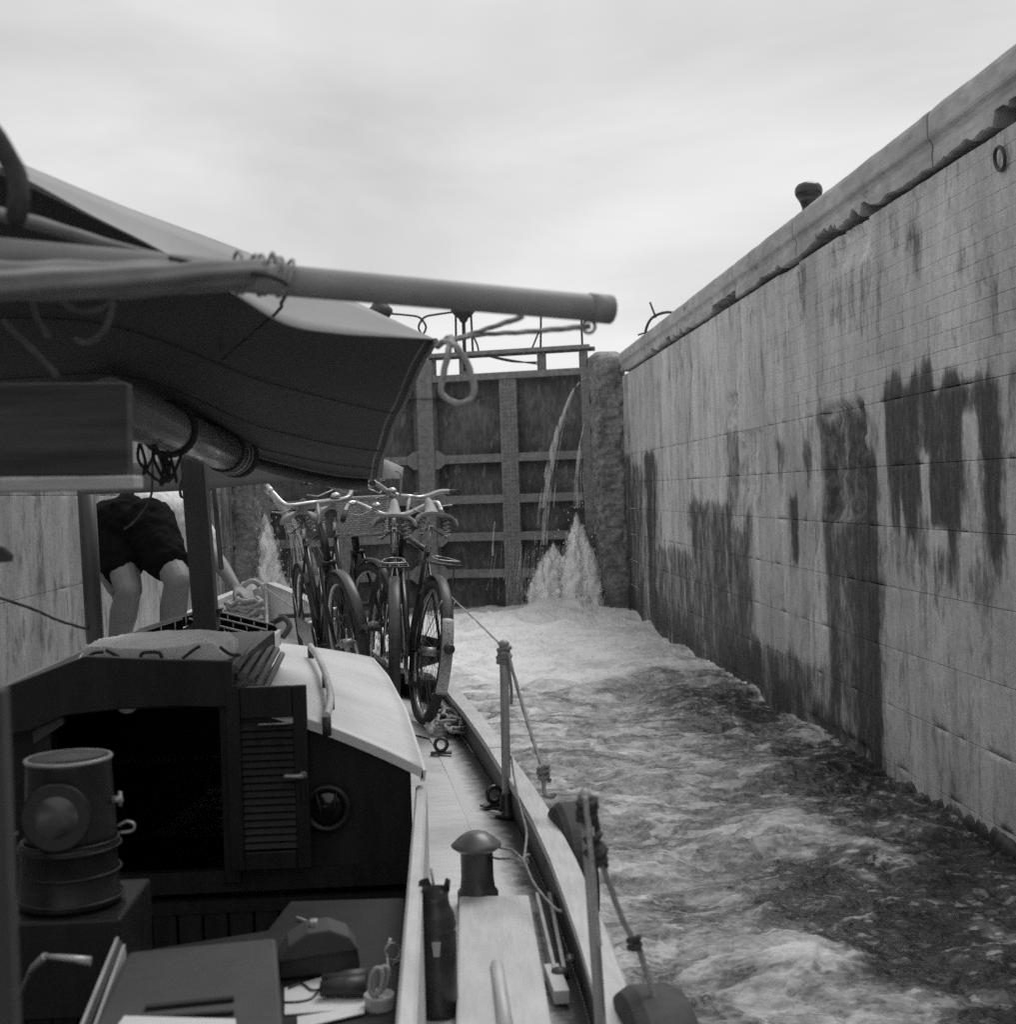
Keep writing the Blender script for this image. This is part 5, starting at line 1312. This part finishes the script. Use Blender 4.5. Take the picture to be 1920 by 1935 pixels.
rope('heaving_line', 'thin cord from the deck bollard to the rail', [W(944, 1602, bp.y), W(968, 1606, 3.5), W(986, 1622, 3.45), W(992, 1630, 3.4), W(1010, 1670, 3.3), W(1045, 1712, 3.15), W(1062, 1722, 3.1)], .0030, M_ropem)
rope('heaving_line', 'second thin cord looped back to the bollard cap', [W(990, 1630, 3.42), W(970, 1622, 3.45), W(945, 1622, bp.y), W(930, 1620, bp.y)], .0030, M_ropem)
rope('shroud_cord', 'cord hanging inside the bulwark by the first stanchion', [W(966, 1428, 4.5), W(972, 1470, 4.4), W(985, 1530, 4.1), W(995, 1570, 3.85), W(992, 1610, 3.6), W(990, 1625, 3.48)], .0035, M_ropem)
kn = MB(); knot(kn, WZ(990, 1628, .775), .014, .006, 12, 2); tag(kn.build('rope_knot', M_rope), 'small knot lying on the side deck beside the bollard', 'rope')
# untidy heap of rope on the side deck
rr = random.Random(8); hp_ = MB(); c = WZ(850, 1372, .75)
for k in range(9):
    pts = []; ph0 = rr.uniform(0, 6); cx_, cy_ = c.x + rr.uniform(-.05, .05), c.y + rr.uniform(-.18, .18); ra_, rb_ = rr.uniform(.03, .09), rr.uniform(.08, .2)
    for i in range(16):
        a = ph0 + i / 15 * rr.uniform(4, 6); pts.append((cx_ + math.cos(a) * ra_ * rr.uniform(.8, 1.2), cy_ + math.sin(a) * rb_ * rr.uniform(.8, 1.2), .755 + .012 * rr.random() + k * .006))
    hp_.tube(curve(pts, 3), .0075, 6)
tag(hp_.build('rope_heap', M_rope), 'untidy heap of rope on the side deck below the right bicycle', 'rope')
tag(MB().bar(WZ(822, 1312, .80), WZ(865, 1362, .78), .03, .018).build('wood_batten', M_coam, bev=.003), 'pale wooden batten lying along the bulwark by the rope heap', 'batten')
tag(MB().bar(WZ(800, 1345, .78), WZ(815, 1382, .76), .022, .02).build('wood_batten', M_coam, bev=.003), 'short pale batten beside the wheel of the right bicycle', 'batten')
# bottle on the side deck
gb = WZ(829, 1912, .745); gt = thing('gas_bottle', 'dark metal bottle with shoulder and notched collar beside the coaming', 'bottle', gb)
MB().lathe([(.039, 0), (.041, .01), (.041, .165), (.0385, .170), (.042, .175), (.042, .184), (.039, .19), (.040, .195), (.037, .205), (.031, .217), (.028, .230), (.0275, .245), (.001, .247)], gb, 32).build('body', M_cast, gt)
rows = []
for i in range(33):
    a = 2 * math.pi * i / 32; z1 = .264 + .016 * (math.sin(a * 3 + .6) > -.2)
    rows.append([gb + Vector((math.cos(a) * .0275, math.sin(a) * .0275, .238)), gb + Vector((math.cos(a) * .033, math.sin(a) * .033, z1 - .012))])
MB().grid(rows, thick=.0).build('collar', M_cast, gt)
MB().tube([gb + Vector((0, 0, .24)), gb + Vector((-.006, 0, .295))], .003, 8).build('valve', M_alu, gt)
MB().prism([gb + Vector(q) for q in ((-.006, -.043, .128), (.006, -.043, .128), (.009, -.043, .158), (-.009, -.043, .158))], (0, .002, 0)).build('maker_plate', M_alu, gt)

# ------------------------------------------------------------------ canvas bundle on the hatch
c = W(305, 1230, 4.0); rows = []
for i, y in enumerate(np.linspace(-.16, .16, 13)):
    row = []
    for k in range(41):
        a = 2 * math.pi * k / 40; e = .42; ca, sa = math.cos(a), math.sin(a); sc = (1 - (abs(y) / .175) ** 4) ** .5
        w = .205 * (.94 + .06 * sc); h = .046 * (.5 + .5 * sc)
        wob = .006 * math.sin(a * 5 + y * 20) + .004 * math.sin(a * 11 + y * 35)
        xx = math.copysign(abs(ca) ** e, ca) * w
        row.append(c + Vector((xx, y, math.copysign(abs(sa) ** .6, sa) * h + wob - .10 * xx * xx + .004 * math.sin(xx * 60 + y * 14) * (sa > 0))))
    rows.append(row)
cb = thing('canvas_bundle', 'flat grey canvas bundle tied down on top of the sliding hatch', 'canvas bundle', c - Vector((0, 0, .05)))
MB().grid(rows).prism(rows[0][:-1], (0, .001, 0)).prism(rows[-1][:-1], (0, .001, 0)).build('cover', M_bundle, cb)
for k, (pts) in enumerate([[(155, 1252), (175, 1235), (195, 1232)], [(200, 1228), (222, 1240), (230, 1246)], [(265, 1246), (270, 1234), (300, 1233), (306, 1246)], [(345, 1244), (370, 1225), (378, 1222)], [(415, 1222), (435, 1236), (455, 1238)]]):
    MB().tube(curve([W(a, b_, 3.80) for a, b_ in pts], 5), .005, 6).build('tie_strap', M_ropeb, cb)

# ------------------------------------------------------------------ things in the cockpit
lc = W(140, 1560, 2.6); lz = W(130, 1702, 2.6).z
ln = thing('signal_lantern', 'large metal signal lantern with a round glass lens', 'lantern', (lc.x, 2.6, lz))
def LP(x, y, z): return Vector((lc.x + x, 2.6 + y, lz + z))
MB().lathe([(.092, 0), (.095, .006), (.092, .012), (.089, .10), (.092, .104), (.092, .112), (.086, .118)], LP(-.012, 0, 0), 36).build('base_drum', M_lamp, ln)
MB().lathe([(.086, .117), (.084, .13), (.078, .26), (.080, .268), (.076, .272), (.058, .276), (.001, .277)], LP(-.006, 0, 0), 36).build('hood', M_lamp, ln)
MB().torus(LP(-.006, 0, .270), .077, .0045, None, 36, 8).build('hood_rim', M_alu, ln)
for zz_, rr_ in ((.117, .088), (.105, .0915), (.012, .0945), (.060, .0905)): MB().torus(LP(-.008, 0, zz_), rr_, .003, None, 36, 8).build('seam_ring', M_lamp, ln)
M_lens = mat('lens_glass', 0.03, 0.16, 0.3, 6, spec=.8)
lens_c = LP(-.008, -.078, .178); lr_ = Matrix.Rotation(math.radians(100), 3, 'X') @ Matrix.Identity(3); lr_ = Matrix.Rotation(math.radians(6), 3, 'Z') @ Matrix.Rotation(math.radians(86), 3, 'X')
MB().lathe([(.060, -.05), (.0605, .012), (.0625, .014), (.0625, .018), (.0585, .019)], lens_c, 36, lr_).build('lens_ring', M_lamp, ln)
MB().lathe([(.0585 * math.sin(t_) , .010 + .012 * math.cos(t_)) for t_ in np.linspace(math.pi / 2, .03, 12)], lens_c, 36, lr_).build('lens', M_lens, ln)
MB().tube(curve([LP(.085, 0, .125), LP(.108, 0, .128), LP(.112, 0, .14), LP(.098, 0, .146), LP(.082, 0, .138)], 4), .003, 6).build('side_ring', M_alu, ln)
MB().tube([LP(.075, -.01, .19), LP(.094, -.01, .192)], .007, 8).tube([LP(.09, -.01, .178), LP(.09, -.01, .205)], .004, 6).build('thumb_screw', M_alu, ln)
MB().tube([LP(-.10, -.01, .135), LP(-.125, -.02, .125)], .004, 6).build('side_ring', M_alu, ln)
tag(MB().box((lc.x - .01, 2.62, (lz + .87) / 2 - .002), (.235, .26, lz - .874)).build('lantern_stand', M_varn2, bev=.006), 'dark wooden box carrying the signal lantern', 'box')
lz2 = 1.0
lk_ = thing('locker_box', 'grey cloth covered box in the lower left of the cockpit', 'box', WZ(380, 1860, .9))
c = [WZ(242, 1797, lz2), WZ(522, 1770, lz2), WZ(538, 1975, lz2), WZ(160, 1975, lz2)]
MB().prism([c[3], c[2], c[1], c[0]], (0, 0, -.095)).build('case', M_box, lk_, bev=.008)
MB().bar(WZ(275, 1903, lz2 + .004), WZ(442, 1886, lz2 + .004), .014, .006).build('lid_groove', M_varn, lk_)
MB().bar(WZ(290, 1924, lz2 + .004), WZ(442, 1912, lz2 + .004), .010, .006).build('lid_groove', M_varn, lk_)
tag(MB().prism([WZ(235, 1922, lz2 + .006), WZ(445, 1928, lz2 + .006), WZ(450, 1985, lz2 + .006), WZ(190, 1985, lz2 + .006)][::-1], (0, 0, .003)).build('paper_sheet', M_paper), 'white paper lying on the grey box at the bottom edge', 'paper')
tr = thing('slatted_tray', 'pale ribbed tray edge standing left of the grey box', 'tray', WZ(190, 1900, .9))
for k in range(3):
    a, b_ = W(223 + k * 6, 1783 + k * 7, 2.45), W(150 + k * 13, 1965, 2.2)
    MB().bar(a, b_, .006, .03).build('slat', M_pale if k != 1 else M_box, tr, bev=.001)
tag(MB().tube([W(85, 1806, 2.2), W(130, 1810, 2.2), W(172, 1816, 2.2)], [.004, .006, .008], 8).tube([W(85, 1806, 2.2), W(60, 1830, 2.35), W(30, 1900, 2.4)], .006, 6).build('control_lever', M_alu), 'metal control lever in the dark left corner of the cockpit', 'lever')
# papers, case, field glasses, tin, spectacles, pencil
pz = TZ + .002
pp = thing('chart_papers', 'white papers spread under the field glasses', 'papers', WZ(620, 1890, pz))
MB().prism([WZ(538, 1868, pz), WZ(640, 1838, pz), WZ(700, 1890, pz), WZ(690, 1906, pz), WZ(538, 1918, pz)][::-1], (0, 0, .002)).build('sheet', M_paper, pp)
MB().prism([WZ(562, 1922, pz + .003), WZ(690, 1902, pz + .003), WZ(688, 1915, pz + .003), WZ(562, 1945, pz + .003)][::-1], (0, 0, .002)).build('sheet', M_paper, pp)
cc = WZ(605, 1845, TZ + .002); cs = thing('leather_case', 'dark leather case with a rounded lid on the cockpit table', 'case', cc)
prof = [(-.075, 0), (-.078, .012), (-.074, .035), (-.055, .066), (-.02, .086), (.02, .088), (.055, .072), (.072, .045), (.076, .015), (.073, 0)]
rz = Matrix.Rotation(math.radians(8), 3, 'Z')
MB().prism([cc + rz @ Vector((x, -.0, z)) for x, z in prof], rz @ Vector((0, .07, 0))).build('body', M_case, cs, bev=.006)
MB().prism([cc + rz @ Vector((x * 1.03, -.010, z * 1.02 if z > .03 else .03)) for x, z in prof if z > .03], rz @ Vector((0, .085, 0))).build('lid', M_box, cs, bev=.005)
MB().box(cc + Vector((-.012, .03, .093)), (.014, .02, .012)).build('clasp', M_alu, cs, bev=.002)
fg = thing('field_glasses', 'dark field glasses lying on the white papers', 'binoculars', WZ(650, 1870, pz))
b0_ = WZ(652, 1876, pz + .003)
for s in (-.020, .018):
    MB().tube([b0_ + Vector((-.042, s, .017)), b0_ + Vector((-.01, s, .018)), b0_ + Vector((.0, s, .018)), b0_ + Vector((.04, s, .019))], [.0135, .0135, .017, .0185], 16).build('barrel', M_case, fg)
MB().tube([b0_ + Vector((-.03, 0, .022)), b0_ + Vector((.02, 0, .024))], .006, 8).box(b0_ + Vector((0, 0, .022)), (.012, .04, .006)).build('bridge', M_iron, fg)
MB().tube(curve([WZ(640, 1868, pz + .006), WZ(610, 1862, pz + .004), WZ(590, 1885, pz + .004), WZ(565, 1892, pz + .004), WZ(538, 1893, pz + .004)], 5), .0022, 5).tube(curve([WZ(614, 1866, pz + .006), WZ(590, 1870, pz + .005), WZ(570, 1858, pz + .005), WZ(545, 1866, pz + .005)], 5), .0022, 5).build('strap', M_case, fg)
tcn_ = WZ(717, 1905, TZ); tn = thing('rope_tin', 'round pale tin with a coil of cord standing in it', 'tin', tcn_)
MB().lathe([(.026, 0), (.0265, .004), (.0255, .012), (.0265, .02), (.0265, .026), (.024, .026), (.023, .018), (.001, .018)], tcn_, 28).build('can', M_tin, tn)
for k, (dx, tilt) in enumerate([(-.004, 12), (.004, 22)]):
    MB().torus(tcn_ + Vector((dx, -.002 + .008 * k, .048)), .0145, .0045, Matrix.Rotation(math.radians(tilt), 3, 'Y') @ Matrix.Rotation(math.radians(90), 3, 'X') @ Matrix.Diagonal((.75, 1.7, 1)), 22, 6).build('cord_coil', M_rope, tn)
gl = thing('spectacles', 'spectacles propped against the coaming above the tin', 'spectacles', WZ(745, 1845, TZ))
g0 = W(748, 1812, 2.62)
for k in range(2):
    MB().torus(g0 + Vector((-.006 + .012 * k, .0, -.02 + .035 * (1 - k))), .016, .0018, Matrix.Rotation(math.radians(70), 3, 'X') @ Matrix.Rotation(math.radians(30), 3, 'Y'), 20, 6).build('eye_rim', M_alu, gl)
MB().tube([W(738, 1773, 2.62), W(730, 1798, 2.62)], .003, 6).tube([W(730, 1798, 2.62), W(733, 1822, 2.6), W(742, 1848, 2.58)], .002, 5).build('temple', M_white, gl)
tag(MB().tube([WZ(561, 1733, TZ + .006), WZ(612, 1752, TZ + .006), WZ(618, 1754, TZ + .006)], [.0026, .0032, .002], 6).build('pencil', M_white), 'white pencil lying behind the leather case', 'pencil')

for o in bpy.data.objects:
    if '_w' in o: del o['_w']
